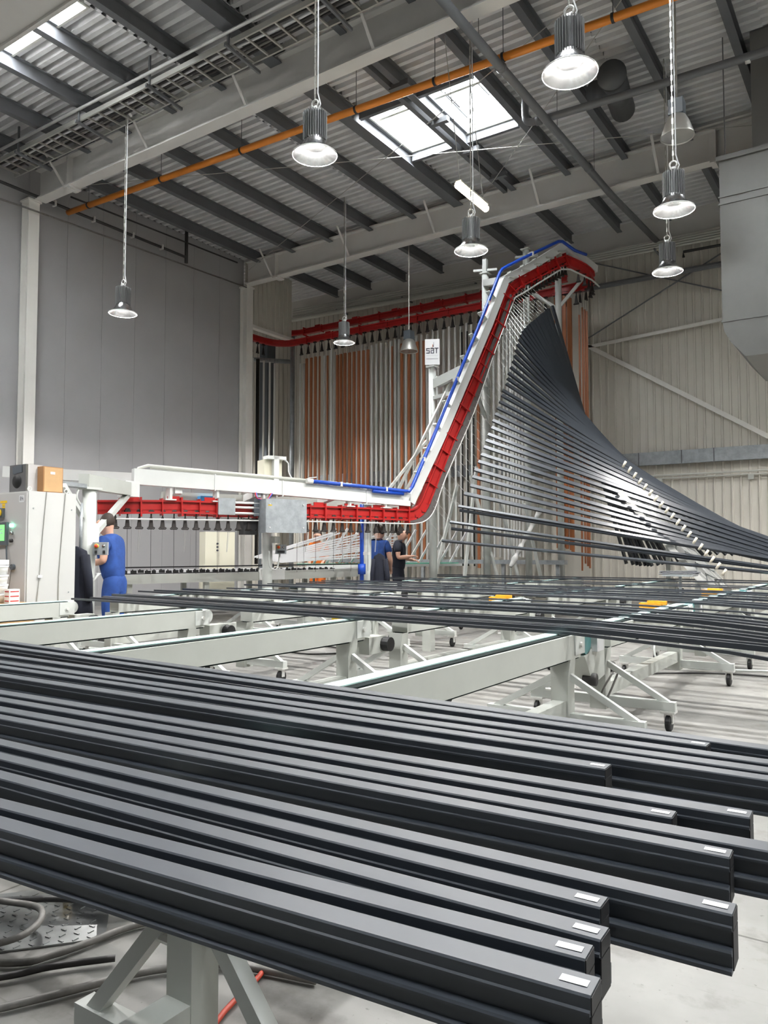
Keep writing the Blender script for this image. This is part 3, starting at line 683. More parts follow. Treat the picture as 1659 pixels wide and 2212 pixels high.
# sign board
t = thing('sign_board', 'white sign board lettered sat on top of the white post', 'sign', (-8.44, 14.4, 5.3))
SR = frame(V(.83, .56, 0))
sc_ = V(-8.42, 14.36, 5.62)
RV = V(.88, .475, 0); UPV = V(0, 0, 1); OUT = V(.475, -.88, 0)
def sp(u, v, o=0): return sc_ + RV * u + UPV * v + OUT * o
def srect(mb, u0, v0, u1, v1, o=.013): return mb.quad(sp(u0, v0, o), sp(u1, v0, o), sp(u1, v1, o), sp(u0, v1, o))
part('board', MB().bar(sp(-.16, 0), sp(.16, 0), .02, .56), 'paper', t)
L1 = MB()
for (a, b, c, d) in ((-.13, -.035, -.055, -.015), (-.13, .065, -.055, .082), (-.13, .018, -.055, .034), (-.13, .018, -.113, .082), (-.072, -.035, -.055, .034)): srect(L1, a, b, c, d)
for (a, b, c, d) in ((-.035, -.035, .04, -.018), (-.035, .018, .04, .033), (.024, -.035, .04, .078), (-.035, .062, .04, .078), (-.035, -.035, -.018, .033), (-.03, .088, -.012, .1), (.0, .088, .018, .1)): srect(L1, a, b, c, d)
for (a, b, c, d) in ((.05, .07, .135, .088), (.082, -.035, .1, .088)): srect(L1, a, b, c, d)
for (a, b, c, d) in ((-.13, -.16, .125, -.153),): srect(L1, a, b, c, d)
part('lettering', L1, 'ink', t)
part('underline', srect(MB(), -.13, -.082, .125, -.078), 'zinc', t)
part('emblem', srect(srect(MB(), .012, .105, .022, .155), .028, .105, .034, .21), 'ink', t)
part('emblem_flame', srect(MB(), .002, .105, .01, .165), 'orangeink', t)

# ================================================================== HOOKS
def hook_mesh():
    mb = MB().tube([(0, 0, .03), (0, 0, -.06)], .012, 6)
    n = len(mb.v)
    for (z, a, b) in ((-.055, .014, .012), (-.14, .026, .016), (-.2, .032, .018), (-.235, .034, .02)):
        mb.v += [V(-a, -b, z), V(a, -b, z), V(a, b, z), V(-a, b, z)]
    for i in range(3):
        for j in range(4): mb.f.append((n + 4 * i + j, n + 4 * i + (j + 1) % 4, n + 4 * i + 4 + (j + 1) % 4, n + 4 * i + 4 + j))
    mb.f += [(n + 3, n + 2, n + 1, n), (n + 12, n + 13, n + 14, n + 15)]
    mb.tube([(-.06, 0, -.232), (-.05, 0, -.247), (.05, 0, -.247), (.06, 0, -.232), (.05, 0, -.222), (-.05, 0, -.222)], .01, 6)
    mb.box((0, 0, .03), (.09, .05, .03)).tube([(-.03, 0, .05), (.03, 0, .05)], .025, 8)
    return mb
HKM = hook_mesh().mesh('hanger_hook', 'hook')
DANG = math.atan2(DD.y, DD.x)
wire_d = MB().tube([(0, 0, -.24), (.01, .01, -.98)], .0035, 4).mesh('wire', 'cable')
wire_s = MB().tube([(0, 0, -.24), (-.015, .015, -.62)], .005, 4).tube([(.03, 0, -.24), (-.01, .01, -.62)], .003, 4).mesh('wire', 'wirelight')
def hook(loc, rz, label, group, wire=None, sc=1.0):
    o = put('hanger_hook', HKM, loc); o.rotation_euler = (0, 0, rz); o.scale = (sc, sc, sc)
    tag(o, label, 'hook', group)
    if wire: put('wire', wire, (0, 0, 0), o)
n = 31
for i in range(n):
    s = -5.6 + i * .187
    if -3.15 < s < -2.45: continue
    hook(T(s, 1.90), DANG, 'dark bell-shaped hook under the low red track, %s from the cabinet end' % nth(i + 1), 'hooks under the low red track', (None, wire_d, wire_s, wire_d)[i % 4] if s < -.5 else None)
for i in range(11):
    hook(T(-4.1 + i * .42, 1.88, .55), DANG, 'dark hook in the rear row behind the low red track, %s from the cabinet end' % nth(i + 1), 'hooks in the rear row of the low track', (None, wire_d)[i % 2], .85)
for i in range(34):
    x = -6.6 - i * .268
    hook(V(x, 18.3, 7.68), 0, 'dark hook under the back-wall rail, %s from the top bend' % nth(i + 1), 'hooks under the back rail', None, 1.15)
    if i % 1 == 0 and i > 8:
        pass
for i in range(7):
    hook(V(-16.4, 17.6 - i * .26, 7.66), math.pi / 2, 'dark hook under the red rail inside the wall opening, %s from the corner' % nth(i + 1), 'hooks inside the wall opening', None, 1.1)
for i in range(16):
    f = i / 15; s = 2.95 + f * 1.55; z = 7.03 + (s - 2.95) * .6
    hook(T(s, z), DANG, 'dark hook under the sloping top of the red track, %s from its lower bend' % nth(i + 1), 'hooks under the top of the track')
for i in range(8):
    p = uturn[2 + i] if 2 + i < len(uturn) else uturn[-1]
    hook(V(p.x, p.y, p.z - .14), i * .2, 'dark hook at the turning end of the upper red track, %s around the bend' % nth(i + 1), 'hooks around the top bend')
trm = MB().tube([(-.03, 0, 0), (.03, 0, 0)], .035, 8).box((0, 0, -.04), (.02, .05, .1)).mesh('trolley', 'black')
def on_path(pts, z):
    for a, b in zip(pts[:-1], pts[1:]):
        if min(a.z, b.z) <= z <= max(a.z, b.z): return a.lerp(b, (z - a.z) / (b.z - a.z + 1e-9))
    return pts[-1]
for i in range(24):
    z = 2.35 + i * .185; p = on_path(inc, z) + DD * .1 - V(0, 0, .05)
    o = put('chain_trolley', trm, p); o.rotation_euler = (0, math.radians(-65), DANG)
    tag(o, 'black chain trolley on the steep red track, %s from its foot' % nth(i + 1), 'trolley', 'trolleys on the steep track')

# ================================================================== PROFILES HANGING AT THE BACK WALL
BR = [(-15.23, 7.25), (-15.05, 7.25), (-14.88, 7.26), (-14.72, 7.25), (-14.41, 7.23), (-14.03, 7.19), (-13.9, 7.2), (-13.75, 7.21), (-13.58, 7.2), (-13.41, 7.2), (-13.24, 7.2), (-13.07, 7.19), (-12.91, 7.19), (-12.06, 7.16), (-11.73, 7.19), (-11.49, 7.18), (-11.21, 7.17), (-11.0, 7.16), (-9.32, 7.15)]
SV = [(-15.51, 7.14), (-15.36, 7.12), (-14.54, 7.25), (-14.29, 7.44), (-14.17, 7.31), (-13.32, 7.19), (-13.15, 7.38), (-12.99, 7.3), (-12.79, 7.31), (-12.63, 7.33), (-12.46, 7.33), (-12.29, 7.33), (-12.13, 7.34), (-11.97, 7.35), (-11.84, 7.34), (-11.61, 7.34), (-11.35, 7.33), (-11.26, 7.35), (-11.09, 7.35), (-10.91, 7.33), (-10.72, 7.43), (-10.56, 7.43), (-10.38, 7.43), (-10.21, 7.44), (-10.02, 7.44), (-9.85, 7.44), (-9.68, 7.44), (-9.53, 7.45), (-9.2, 7.43), (-9.03, 7.43), (-8.88, 7.43), (-8.72, 7.44), (-8.59, 7.23), (-8.49, 7.29), (-8.4, 7.35), (-8.33, 7.39), (-8.25, 7.44), (-8.17, 7.45), (-8.08, 7.44)]
RU = [(-6.98, 17.9, 7.53), (-6.93, 17.9, 7.55), (-6.88, 17.86, 7.55), (-6.84, 17.9, 7.55), (-6.79, 17.86, 7.54), (-6.74, 17.9, 7.51), (-6.65, 17.9, 7.48), (-6.6, 17.9, 7.43), (-6.53, 18.3, 7.12), (-6.45, 18.3, 7.29), (-6.39, 18.3, 7.23), (-6.34, 18.3, 7.18)]
def vbar(w_, d_, m, L=6.3):
    a, b = w_ / 2, d_ / 2; g = .006
    prof = [(-a, -b), (-a * .4, -b), (-a * .4, -b + g), (a * .4, -b + g), (a * .4, -b), (a, -b), (a, b), (-a, b)]
    mb = MB().prism(prof, (0, 0, -L), (0, 0, 0), up=(0, 1, 0))
    mb.v = [V(p.x, p.y, p.z) for p in mb.v]
    return mb.mesh('hanging_profile', m)
VB = {'bw': vbar(.075, .05, 'brown'), 'bt': vbar(.04, .04, 'brown'), 'sw': vbar(.062, .05, 'silver'), 'st': vbar(.05, .04, 'silver2'), 'ru': vbar(.07, .06, 'rust'), 'dk': vbar(.09, .06, 'darkbar')}
hangwire = MB().tube([(0, 0, 0), (0, 0, 1)], .004, 4).mesh('wire', 'cable')
def hang(x, y, z, key, label, cat, group, tilt=0.0):
    o = put('hanging_profile', VB[key], (x, y, z)); o.rotation_euler = (0, tilt, math.radians(random.uniform(-12, 12)))
    tag(o, label, cat, group); put('wire', hangwire, (0, 0, 0), o).scale = (1, 1, max(.1, 7.732 - z))
for i, (x, z) in enumerate(BR):
    hang(x, 18.3, z, 'bt' if i in (3, 4, 13) else 'bw', 'copper-brown profile hanging at the back wall, %s brown one from the corner post' % nth(i + 1), 'profile', 'brown profiles at the back wall')
for i, (x, z) in enumerate(SV):
    hang(x, 18.33, z, 'st' if i % 3 == 0 or i > 31 else 'sw', 'silver profile hanging at the back wall, %s silver one from the corner post' % nth(i + 1), 'profile', 'silver profiles at the back wall')
for i, (x, y, z) in enumerate(RU):
    if i < 8: x, z, y = x * 1.0223, 1.3 + (z - 1.3) * 1.0223, 18.3 - .03 * (i % 2)
    hang(x, y, z, 'ru' if i < 8 else 'bt', 'orange-brown profile hanging beside the dark fan, %s from the white posts' % nth(i + 1), 'profile', 'orange-brown profiles beside the fan')
for i, (y, k) in enumerate(((16.75, 'st'), (16.95, 'dk'), (17.15, 'st'), (17.35, 'dk'), (17.6, 'st'), (17.85, 'st'), (18.05, 'st'))):
    hang(-16.45 + .02 * i, y, 7.2, k, '%s profile hanging inside the wall opening, %s from the cream column' % ('black' if k == 'dk' else 'thin silver', nth(i + 1)), 'profile', 'profiles in the wall opening')
for i, x in enumerate((-9.78, -9.62, -9.44, -9.11)):
    o = put('hanging_profile', VB['dk'], (x, 18.26, 7.2)); o.scale = (.4, .4, 1)
    tag(o, 'thin black profile hanging behind the steep track, %s from the sign' % nth(i + 1), 'profile', 'thin black profiles behind the track')
    put('wire', hangwire, (0, 0, 0), o).scale = (1, 1, .532)

# ================================================================== FAN OF DARK PROFILES
FAN = [(-6.34, 16.06, 6.72, -5.15, 17.0, 1.3), (-6.39, 15.94, 6.63, -5.01, 17.0, 1.26), (-6.42, 15.88, 6.58, -4.92, 17.0, 1.23), (-6.45, 15.81, 6.52, -4.85, 17.0, 1.22), (-6.47, 15.74, 6.47, -4.75, 17.0, 1.2), (-6.5, 15.69, 6.42, -4.68, 17.0, 1.18), (-6.52, 15.63, 6.37, -4.61, 17.0, 1.17), (-6.55, 15.56, 6.31, -4.46, 17.0, 1.14), (-6.58, 15.49, 6.26, -4.34, 17.0, 1.11), (-6.6, 15.43, 6.21, -4.22, 17.0, 1.08), (-6.63, 15.36, 6.15, -4.12, 17.0, 1.06), (-6.66, 15.29, 6.08, -3.95, 17.0, 1.04), (-6.69, 15.23, 6.01, -3.76, 17.0, 1.01), (-6.71, 15.18, 5.92, -3.53, 17.0, 0.99), (-6.73, 15.13, 5.82, -3.29, 17.0, 0.96), (-6.75, 15.09, 5.7, -3.09, 17.0, 0.94), (-6.77, 15.04, 5.57, -2.9, 17.0, 0.91), (-6.78, 15.0, 5.44, -2.69, 16.87, 0.89), (-6.8, 14.96, 5.32, -2.49, 16.7, 0.87), (-6.82, 14.9, 5.18, -2.28, 16.5, 0.86), (-6.85, 14.85, 5.05, -2.08, 16.32, 0.89), (-6.86, 14.82, 4.93, -1.9, 16.14, 0.92), (-6.87, 14.78, 4.81, -1.72, 15.96, 0.95), (-6.91, 14.69, 4.66, -1.52, 15.75, 0.98), (-6.92, 14.67, 4.55, -1.43, 15.59, 0.99), (-6.94, 14.61, 4.41, -1.33, 15.38, 0.99), (-6.97, 14.56, 4.28, -1.24, 15.2, 1.0), (-6.99, 14.5, 4.14, -1.19, 15.19, 1.0), (-7.02, 14.44, 4.0, -1.14, 15.18, 1.0), (-7.03, 14.4, 3.85, -1.08, 15.17, 0.99), (-7.07, 14.32, 3.7, -1.02, 15.16, 1.05), (-7.09, 14.27, 3.57, -0.97, 15.16, 1.1), (-7.11, 14.21, 3.43, -0.96, 15.15, 1.06), (-7.14, 14.14, 3.27, -0.96, 15.14, 1.01), (-7.17, 14.07, 3.12, -0.95, 15.13, 0.96), (-7.21, 13.98, 2.95, -0.95, 15.12, 0.91), (-7.23, 13.93, 2.8, -0.99, 15.11, 0.91), (-7.25, 13.87, 2.62, -1.05, 15.09, 0.92), (-7.31, 13.72, 2.45, -1.1, 15.08, 0.93), (-7.37, 13.58, 2.19, -1.04, 15.07, 1.0), (-7.36, 13.61, 2.11, -1.04, 15.06, 1.01), (-7.45, 13.38, 1.87, -1.1, 15.04, 0.89), (-7.44, 13.41, 1.74, -1.09, 15.04, 0.89), (-7.53, 13.2, 1.5, -1.22, 15.02, 0.85)]
def prof_bar(L, w_, h_, m, name):
    a, b = w_ / 2, h_ / 2; g = .2 * h_
    prof = [(-a, -b), (-a * .3, -b), (-a * .3, -b + g), (a * .3, -b + g), (a * .3, -b), (a, -b), (a, b * .1), (a * .9, b * .1), (a * .9, b), (-a, b)]
    return MB().prism(prof, (0, 0, 0), (L, 0, 0)).mesh(name, m)
fanm = prof_bar(5.92, .076, .04, 'anth_far', 'fan_profile')
fanm2 = prof_bar(5.92, .05, .04, 'anth_far', 'fan_profile')
allpath = bend + inc[1:] + top[1:]
for i, q in enumerate(FAN):
    A = V(*q[:3]); Bq = V(*q[3:]); d = (Bq - A).normalized()
    o = put('fan_profile', fanm if i < 39 else fanm2, A)
    f = i / 43.0
    u0, u1, u2 = V(.94, -.34, .05), V(.33, -.76, .55), V(.25, -.55, .8)
    up = (u0.lerp(u1, min(1, max(0, (f - .58) / .13))) if f < .88 else u1.lerp(u2, (f - .88) / .12)).normalized()
    up = (up - d * up.dot(d)).normalized()
    o.rotation_euler = frame(d, up).to_euler()
    tag(o, 'dark grey profile of the sweeping fan, %s from the top' % nth(i + 1), 'profile', 'dark profiles lifted in a fan')
    tp = on_path(allpath, min(A.z + .62, 7.95)) + DD * .12 - V(0, 0, .1)
    R3 = frame(d, up).transposed()
    part_mb = MB().tube([R3 @ (tp - A), V(.05, 0, .0)], .0045, 4)
    put('lifting_wire', part_mb.mesh('lifting_wire', 'wirelight'), (0, 0, 0), o)
# sloping ramp under the fan: dark slats, white strip, pegs
r0 = V(-2.88, 16.2, .74); rd = V(-4.88 + 2.98, 0, 3.05 - .85).normalized(); rn = V(-rd.z, 0, rd.x) * -1
if rn.z < 0: rn = -rn
ramp = thing('loading_ramp', 'sloping loading ramp with a white lattice strip and a row of cream pegs', 'ramp', (-2.7, 14, 0))
def RP(u, y, h=0): return V(r0.x, y, r0.z) + rd * u + rn * h
part('white_strip', MB().bar(RP(-.1, 15.38, -.1), RP(2.2, 15.38, -.1), 1.54, .04, rn), 'fleece', ramp)
for k in range(8):
    u = k * .27
    part('lattice_bar', MB().bar(RP(u, 14.65, -.07), RP(u + .25, 15.3, -.07), .02, .012, rn), 'zinc', ramp)
    part('lattice_bar', MB().bar(RP(u + .25, 15.25, -.07), RP(u, 16.1, -.07), .02, .012, rn), 'zinc', ramp)
for y in (14.6, 16.12): part('side_rail', MB().bar(RP(-.3, y, -.1), RP(2.3, y, -.1), .05, .1, rn), 'silver2', ramp)
for k in range(19):
    u = .05 + k * .16
    q_ = V(-2.65, 14.4, .88).lerp(V(-4.34, 14.4, 2.86), k / 18)
    part('peg', MB().tube([q_, q_ + rn * .05 + V(.03, -.02, .07)], .024, 8), 'peg', ramp, True)
for u, y in ((.2, 14.7), (.2, 16.1), (1.5, 16.1)):
    p = RP(u, y, -.14); part('leg', MB().bb(p.x - .04, p.x + .04, y - .04, y + .04, 0, p.z), 'offwhite', ramp)
# bundle of thin dark bars lying at the ramp foot
for k in range(9):
    a = V(-3.55 + random.uniform(-.04, .04), 13.9 + random.uniform(-.08, .08), .90 + (k // 4) * .022)
    b = a + V(.6, random.uniform(.0, .22), .01)
    solo('thin_rod', MB().tube([a, b], .011, 6), 'anth_far', 'thin dark rod of the bundle at the ramp foot, %s from the bottom' % nth(k + 1), 'rod', tuple(a), 'loose rods at the ramp foot')
solo('bundle_rest', MB().bb(-3.5, -3.0, 13.75, 14.2, .865, .885).bb(-3.27, -3.23, 13.95, 13.99, 0, .865).bb(-3.35, -3.15, 13.85, 14.1, 0, .02), 'zinc', 'grey rest carrying the loose rods at the ramp foot', 'rest', (-3.2, 14, 0))
# wrapped white tube leaning by the posts
t = thing('wrapped_tube', 'white wrapped tube leaning diagonally in front of the white posts', 'tube', (-7.5, 16.4, 0))
wa, wb_ = V(-7.25, 15.75, .95), V(-6.85, 16.45, 2.2)
pts = [wa.lerp(wb_, k / 14) for k in range(15)]
part('wrapping', MB().tube(pts, [.045 + .012 * ((k * 7) % 3) for k in range(15)], 10), 'glove', t, True)
part('end_cap', MB().tube([wb_, wb_ + (wb_ - wa).normalized() * .07], .04, 10), 'greentop', t, True)
part('stand', MB().tube([wa + V(.0, .0, -.02), (wa.x, wa.y, 0)], .025, 8), 'offwhite', t)
# slanted steel legs of the truss stands
for i, (a, b) in enumerate(((( -8.2, 15.2, 0), (-8.0, 15.6, 3.2)), ((-7.6, 16.2, 0), (-8.1, 15.5, 3.0)), ((-7.2, 16.4, 0), (-7.6, 15.9, 2.6)), ((-6.9, 17.0, 0), (-7.3, 16.6, 2.4)), ((-8.9, 14.9, 0), (-8.5, 15.6, 2.8)))):
    solo('steel_strut', MB().bar(a, b, .06, .06), 'offwhite2', 'slanted pale steel strut between the white posts, %s from the sign post' % nth([2, 3, 4, 5, 1][i]), 'strut', a, 'slanted struts between the posts')

# ================================================================== BELT TABLES
NAMEX = {-7.8: 'beside the electrical cabinet', -5.65: 'second from the cabinet', -3.77: 'third from the cabinet', -1.95: 'farthest from the cabinet'}
def caster(mbw, mbf, x, y):
    mbw.lathe([(.0, -.02), (.05, -.02), (.062, -.012), (.062, .012), (.05, .02), (.0, .02)], (x, y, .062), 16, Matrix.Rotation(math.pi / 2, 3, 'Y'))
    mbf.bb(x - .03, x + .03, y - .02, y + .02, .06, .14).bb(x - .05, x + .05, y - .045, y + .045, .135, .15)
def belt_table(X, Y0, Y1, label, legs, z=.74, drive=True, feet=True, bh=.165, half=.5, wheels=True, lw=.06, fz=0.0):
    t = thing('belt_table', label, 'conveyor', (X, (Y0 + Y1) / 2, 0), 'white belt tables under the profiles')
    part('beam', MB().bb(X - .09, X + .075, Y0, Y1, z - bh, z - .02).bb(X + .06, X + .075, Y0, Y1, z - .02, z - .008).bb(X - .09, X - .08, Y0, Y1, z - .02, z - .008), 'offwhite', t)
    part('belt', MB().bb(X - .088, X - .002, Y0, Y1 + .1, z - .003, z + .003), 'belt', t)
    part('belt_groove', MB().bb(X - .086, X + .048, Y0, Y1, z - .02, z - .004), 'beltdark', t)
    part('return_belt', MB().bb(X - .06, X + .06, Y0, Y1, z - bh - .012, z - bh), 'beltdark', t)
    for y in legs:
        lg = MB().bb(X - lw, X + lw, y - lw, y + lw, .12 if feet and wheels else 0, z - bh - .12)
        lg.v += []; n = len(lg.v)
        a = [V(X + sx * lw, y + sy * lw, z - bh - .12) for sx, sy in ((-1, -1), (1, -1), (1, 1), (-1, 1))]
        b = [V(X + sx * .075, y + sy * .045, z - bh) for sx, sy in ((-1, -1), (1, -1), (1, 1), (-1, 1))]
        lg.v += a + b
        for j in range(4): lg.f.append((n + j, n + (j + 1) % 4, n + 4 + (j + 1) % 4, n + 4 + j))
        L_ = part('leg', lg, 'offwhite', t)
        part('adjuster_bolt', MB().tube([(X - .06, y, .36), (X - .12, y, .36)], .012, 6).tube([(X - .06, y, .43), (X - .12, y, .43)], .012, 6), 'silver2', L_)
        if feet:
            part('foot_bar', MB().bb(X - half - .05, X + half + .05, y - .03, y + .03, .15 + fz, .215 + fz), 'offwhite2', t)
            for sx in (-1, 1):
                part('foot_brace', MB().bar((X + sx * .05, y, .46), (X + sx * half, y, .2 + fz), .04, .04), 'offwhite2', t)
                if not wheels:
                    part('levelling_foot', MB().tube([(X + sx * half, y, 0), (X + sx * half, y, .015), (X + sx * half, y, .016), (X + sx * half, y, .15 + fz)], [.035, .035, .012, .012], 10), 'silver2', t); continue
                mw, mf = MB(), MB(); caster(mw, mf, X + sx * half, y)
                cf = part('caster', mf, 'silver2', t); part('wheel', mw, 'black', cf)
    if len(legs) > 1:
        part('long_bar', MB().bb(X - .045, X + .045, legs[0] + .06, legs[-1] - .06, .2, .3), 'offwhite', t)
    part('end_bracket', MB().bb(X + .075, X + .083, Y1 - .12, Y1 + .06, z - bh + .02, z - .01), 'offwhite2', t)
    part('axle_bolt', MB().tube([(X + .083, Y1 - .03, z - .08), (X + .1, Y1 - .03, z - .08)], .018, 8), 'silver2', t)
    if drive and X < -2:
        part('drive_motor', MB().bb(X - .08, X + .06, Y1 + .08, Y1 + .34, z - .3, z - .16), 'offwhite', t)
        part('fan_cover', MB().tube([(X + .06, Y1 + .3, z - .23), (X + .13, Y1 + .3, z - .23)], .06, 14), 'black', t)
        part('end_drum', MB().tube([(X - .09, Y1 + .06, z - .07), (X + .05, Y1 + .06, z - .07)], .068, 20), 'offwhite2', t)
    elif drive:
        yr = Y1 + .17
        part('roller', MB().tube([(X - .09, yr, z - .085), (X + .06, yr, z - .085)], .085, 24), 'roller', t)
        part('gear_case', MB().bb(X + .0, X + .1, yr + .1, yr + .24, z - .16, z - .01), 'paper', t)
        mb = MB(); k = 4
        pr = [(yr - .05, z - .18), (yr + .38, z - .05), (yr + .38, z - .36), (yr + .12, z - .4)]
        mb.v += [V(X - .1, a, b) for a, b in pr] + [V(X + .06, a, b) for a, b in pr]
        mb.f += [(0, 1, 2, 3), (7, 6, 5, 4)] + [(i, i + 4, (i + 1) % 4 + 4, (i + 1) % 4) for i in range(4)]
        part('motor_guard', mb, 'offwhite', t)
        part('motor', MB().tube([(X + .0, yr + .1, z - .36), (X + .09, yr + .1, z - .36)], .045, 14), 'cable', t, True)
    return t
for X in (-7.8, -5.65, -3.77, -1.95):
    belt_table(X, 2.25, 5.2, 'white belt table at the front, %s' % NAMEX[X], [2.7, 5.05])
    belt_table(X, 5.85, 8.5, 'white belt table in the second row, %s' % NAMEX[X], [5.82, 8.1])
    belt_table(X, 9.1, 11.8, 'white belt table in the third row, %s' % NAMEX[X], [9.3, 11.4])
for X in (-7.8, -5.65, -3.77, -1.95):
    belt_table(X, 12.3, 15.6, 'white belt table in the last row, %s' % NAMEX[X], [12.6, 15.2], feet=False)
for X, w_ in ((-1.42, 'with its leg in view'), (-5.2, 'at the far end of the stack')):
    t = belt_table(X, 1.24, 2.12, 'pale support table under the large foreground profiles, %s' % w_, [1.3], z=.776, drive=False, half=.36, wheels=False, lw=.042, fz=-.09)
    part('long_bar', MB().bb(X - .04, X + .04, -1.2, 1.26, .185, .265), 'offwhite', t)
    part('foot_bar', MB().bb(X - .45, X + .45, -1.2, -1.14, .06, .125), 'offwhite2', t)
    part('leg', MB().bb(X - .042, X + .042, -1.2, -1.12, 0, .6), 'offwhite', t)
    part('top_rail', MB().bb(X - .04, X + .04, .82, 1.24, .745, .779), 'offwhite', t)
# amber guards and boxes at the drives further back
for i, (x, y) in enumerate(((-2.25, 8.62), (-2.3, 11.95), (-4.1, 8.7))):
    solo('amber_guard', MB().bar((x - .18, y, .68), (x + .05, y, .68), .09, .11).bar((x - .1, y, .74), (x + .1, y, .74), .05, .04), 'amber', 'amber guard on the drive of a belt table, %s of three' % ('lowest in the picture', 'highest in the picture', 'middle')[i], 'guard', (x, y, .6), 'amber drive guards')

# ================================================================== DARK PROFILES ON THE BELT TABLES
def sag_bar(p, q, sag, w_, h_, m):
    p, q = Vector(p), Vector(q); k = 9; a, b = w_ / 2, h_ / 2
    prof = [(-a, -b), (a, -b), (a, b * .2), (a * .85, b * .2), (a * .85, b), (-a, b)]
    mb = MB(); R = frame((q - p)); kp = len(prof)
    for i in range(k):
        t = i / (k - 1); o = p.lerp(q, t); o = o - V(0, 0, sag * max(0, (t - .72) / .28) ** 2)
        for (u, v) in prof: mb.v.append(o + R @ V(0, u, v))
    for i in range(k - 1):
        for j in range(kp): mb.f.append((i * kp + j, i * kp + (j + 1) % kp, (i + 1) * kp + (j + 1) % kp, (i + 1) * kp + j))
    mb.f += [tuple(kp - 1 - j for j in range(kp)), tuple((k - 1) * kp + j for j in range(kp))]
    return mb
MID = [(-7.88, 5.34, -.06, .16, .03), (-7.65, 5.42, -.055, .13, .03), (-7.7, 5.62, -.06, .11, .04), (-7.92, 5.79, -.06, .12, .05), (-8.0, 5.98, -.06, .11, .05), (-7.99, 6.15, -.055, .10, .05),
       (-8.6, 6.85, -.055, .1, .06), (-8.4, 6.95, -.05, .1, .06), (-8.5, 7.1, -.045, .1, .07), (-8.3, 7.25, -.04, .1, .06), (-8.5, 7.55, -.04, .1, .06), (-8.2, 7.7, -.04, .1, .05),
       (-8.3, 8.2, -.04, .08, .05), (-8.7, 10.6, -.035, .04, .07),
       (-8.8, 9.1, -.045, .06, .08), (-8.4, 9.25, -.04, .06, .08), (-8.85, 9.7, -.03, .05, .08), (-8.45, 9.95, -.03, .05, .07),
       (-8.9, 11.2, -.04, .03, .08), (-8.7, 11.4, -.03, .03, .08), (-8.9, 12.7, -.02, .03, .08), (-9.0, 13.4, -.02, .03, .07), (-8.6, 14.6, -.01, .02, .08), (-9.0, 15.6, .0, .02, .1)]
MZ = .744
for i, (x, y, sl, sag, w_) in enumerate(sorted(MID, key=lambda q: q[1])):
    L = 8.0; hh = .02 + .014 * ((i * 5) % 3) / 2
    hh *= 1.0 if y < 7 else .7; w_ *= 1.0 if y < 7 else 1.5
    mb = sag_bar((x, y, MZ + hh / 2 + .002), (x + L, y + sl * L, MZ + hh / 2 + .002), sag, w_, hh, 'anth_far')
    solo('table_profile', mb, 'anth_far', 'dark grey profile lying across the belt tables, %s row counted from the front' % nth(i + 1), 'profile', (x, y, MZ), 'dark profiles on the belt tables')

# ================================================================== LARGE FOREGROUND PROFILES
FG = [(-1.262, .729, -.279, .805, 1), (-1.357, .783, -.308, .869, 1), (-1.529, .881, -.307, .920, 1), (-1.668, .959, -.334, 1.0, 1), (-1.788, 1.028, -.192, 1.073, 1),
      (-2.059, 1.182, -.229, 1.264, 1), (-2.161, 1.240, .42, 1.352, 0), (-2.302, 1.320, -.342, 1.394, 1), (-2.421, 1.387, -.233, 1.469, 1),
      (-2.755, 1.577, -.529, 1.621, 1), (-2.95, 1.688, .35, 1.728, 0), (-3.075, 1.760, .45, 1.79, 0), (-3.282, 1.877, .3, 1.848, 0), (-3.59, 2.052, -.395, 1.935, 1), (-3.787, 2.164, .3, 1.955, 0)]
FW = [.042, .038, .038, .037, .038, .038, .044, .042, .045, .046, .040, .044, .042, .042, .045]
FH = [.07, .068, .068, .068, .07, .07, .068, .068, .07, .07, .068, .068, .068, .068, .07]
def fgprof(w_, h_):
    a = w_ / 2; z = 0
    # y, z with z measured down from the top face; the near side (negative y) is stepped
    c = .0022
    return [(-a + c, 0), (-a, -c), (-a, -.014), (-a - .003, -.0155), (-a - .003, -.019), (-a + .003, -.021), (-a + .003, -.040), (-a - .006, -.042), (-a - .008, -.0445), (-a - .008, -.0475), (-a - .004, -.049), (-a - .004, -h_ + .007),
            (-a - .010, -h_ + .005), (-a - .010, -h_), (a + .006, -h_), (a + .006, -h_ + .024), (a, -h_ + .026), (a, -.024), (a + .004, -.022), (a + .004, -.010), (a, -.008), (a, -c), (a - c, 0)]
STN = 0
for i, (x0, y0, x1, y1, st) in enumerate(FG):
    p = V(x0, y0, .85); q = V(x1, y1, .85); d = (q - p).normalized(); L = 6.4
    s0 = q - d * L
    t = thing('aluminium_profile', 'large anthracite profile in the foreground, %s from the camera%s' % (nth(i + 1), ', with a white end sticker' if st else ''), 'profile', tuple(q), 'large anthracite profiles in the foreground')
    pr = fgprof(FW[i], FH[i])
    body = MB().prism(pr[::-1], s0, q)
    part('extrusion', body, 'anth', t)
    # black plates over the cut end, painting in the shade of its hollow
    a = FW[i] / 2
    nrm = V(-d.y, d.x, 0)
    end_shade = MB().bar(q - d * .001 - V(0, 0, .011), q + d * .0012 - V(0, 0, .011), FW[i] - .003, .018).bar(q - d * .001 - V(0, 0, .045), q + d * .0012 - V(0, 0, .045), FW[i] - .002, .046)
    part('cut_end', end_shade, 'black', t)
    if st:
        e = q - d * .014
        part('sticker', MB().quad(*[e + d * a_ + nrm * b_ + V(0, 0, .0008) for a_, b_ in ((-.023, -.0065), (.007, -.0065), (.007, .0065), (-.023, .0065))]), 'sticker', t)

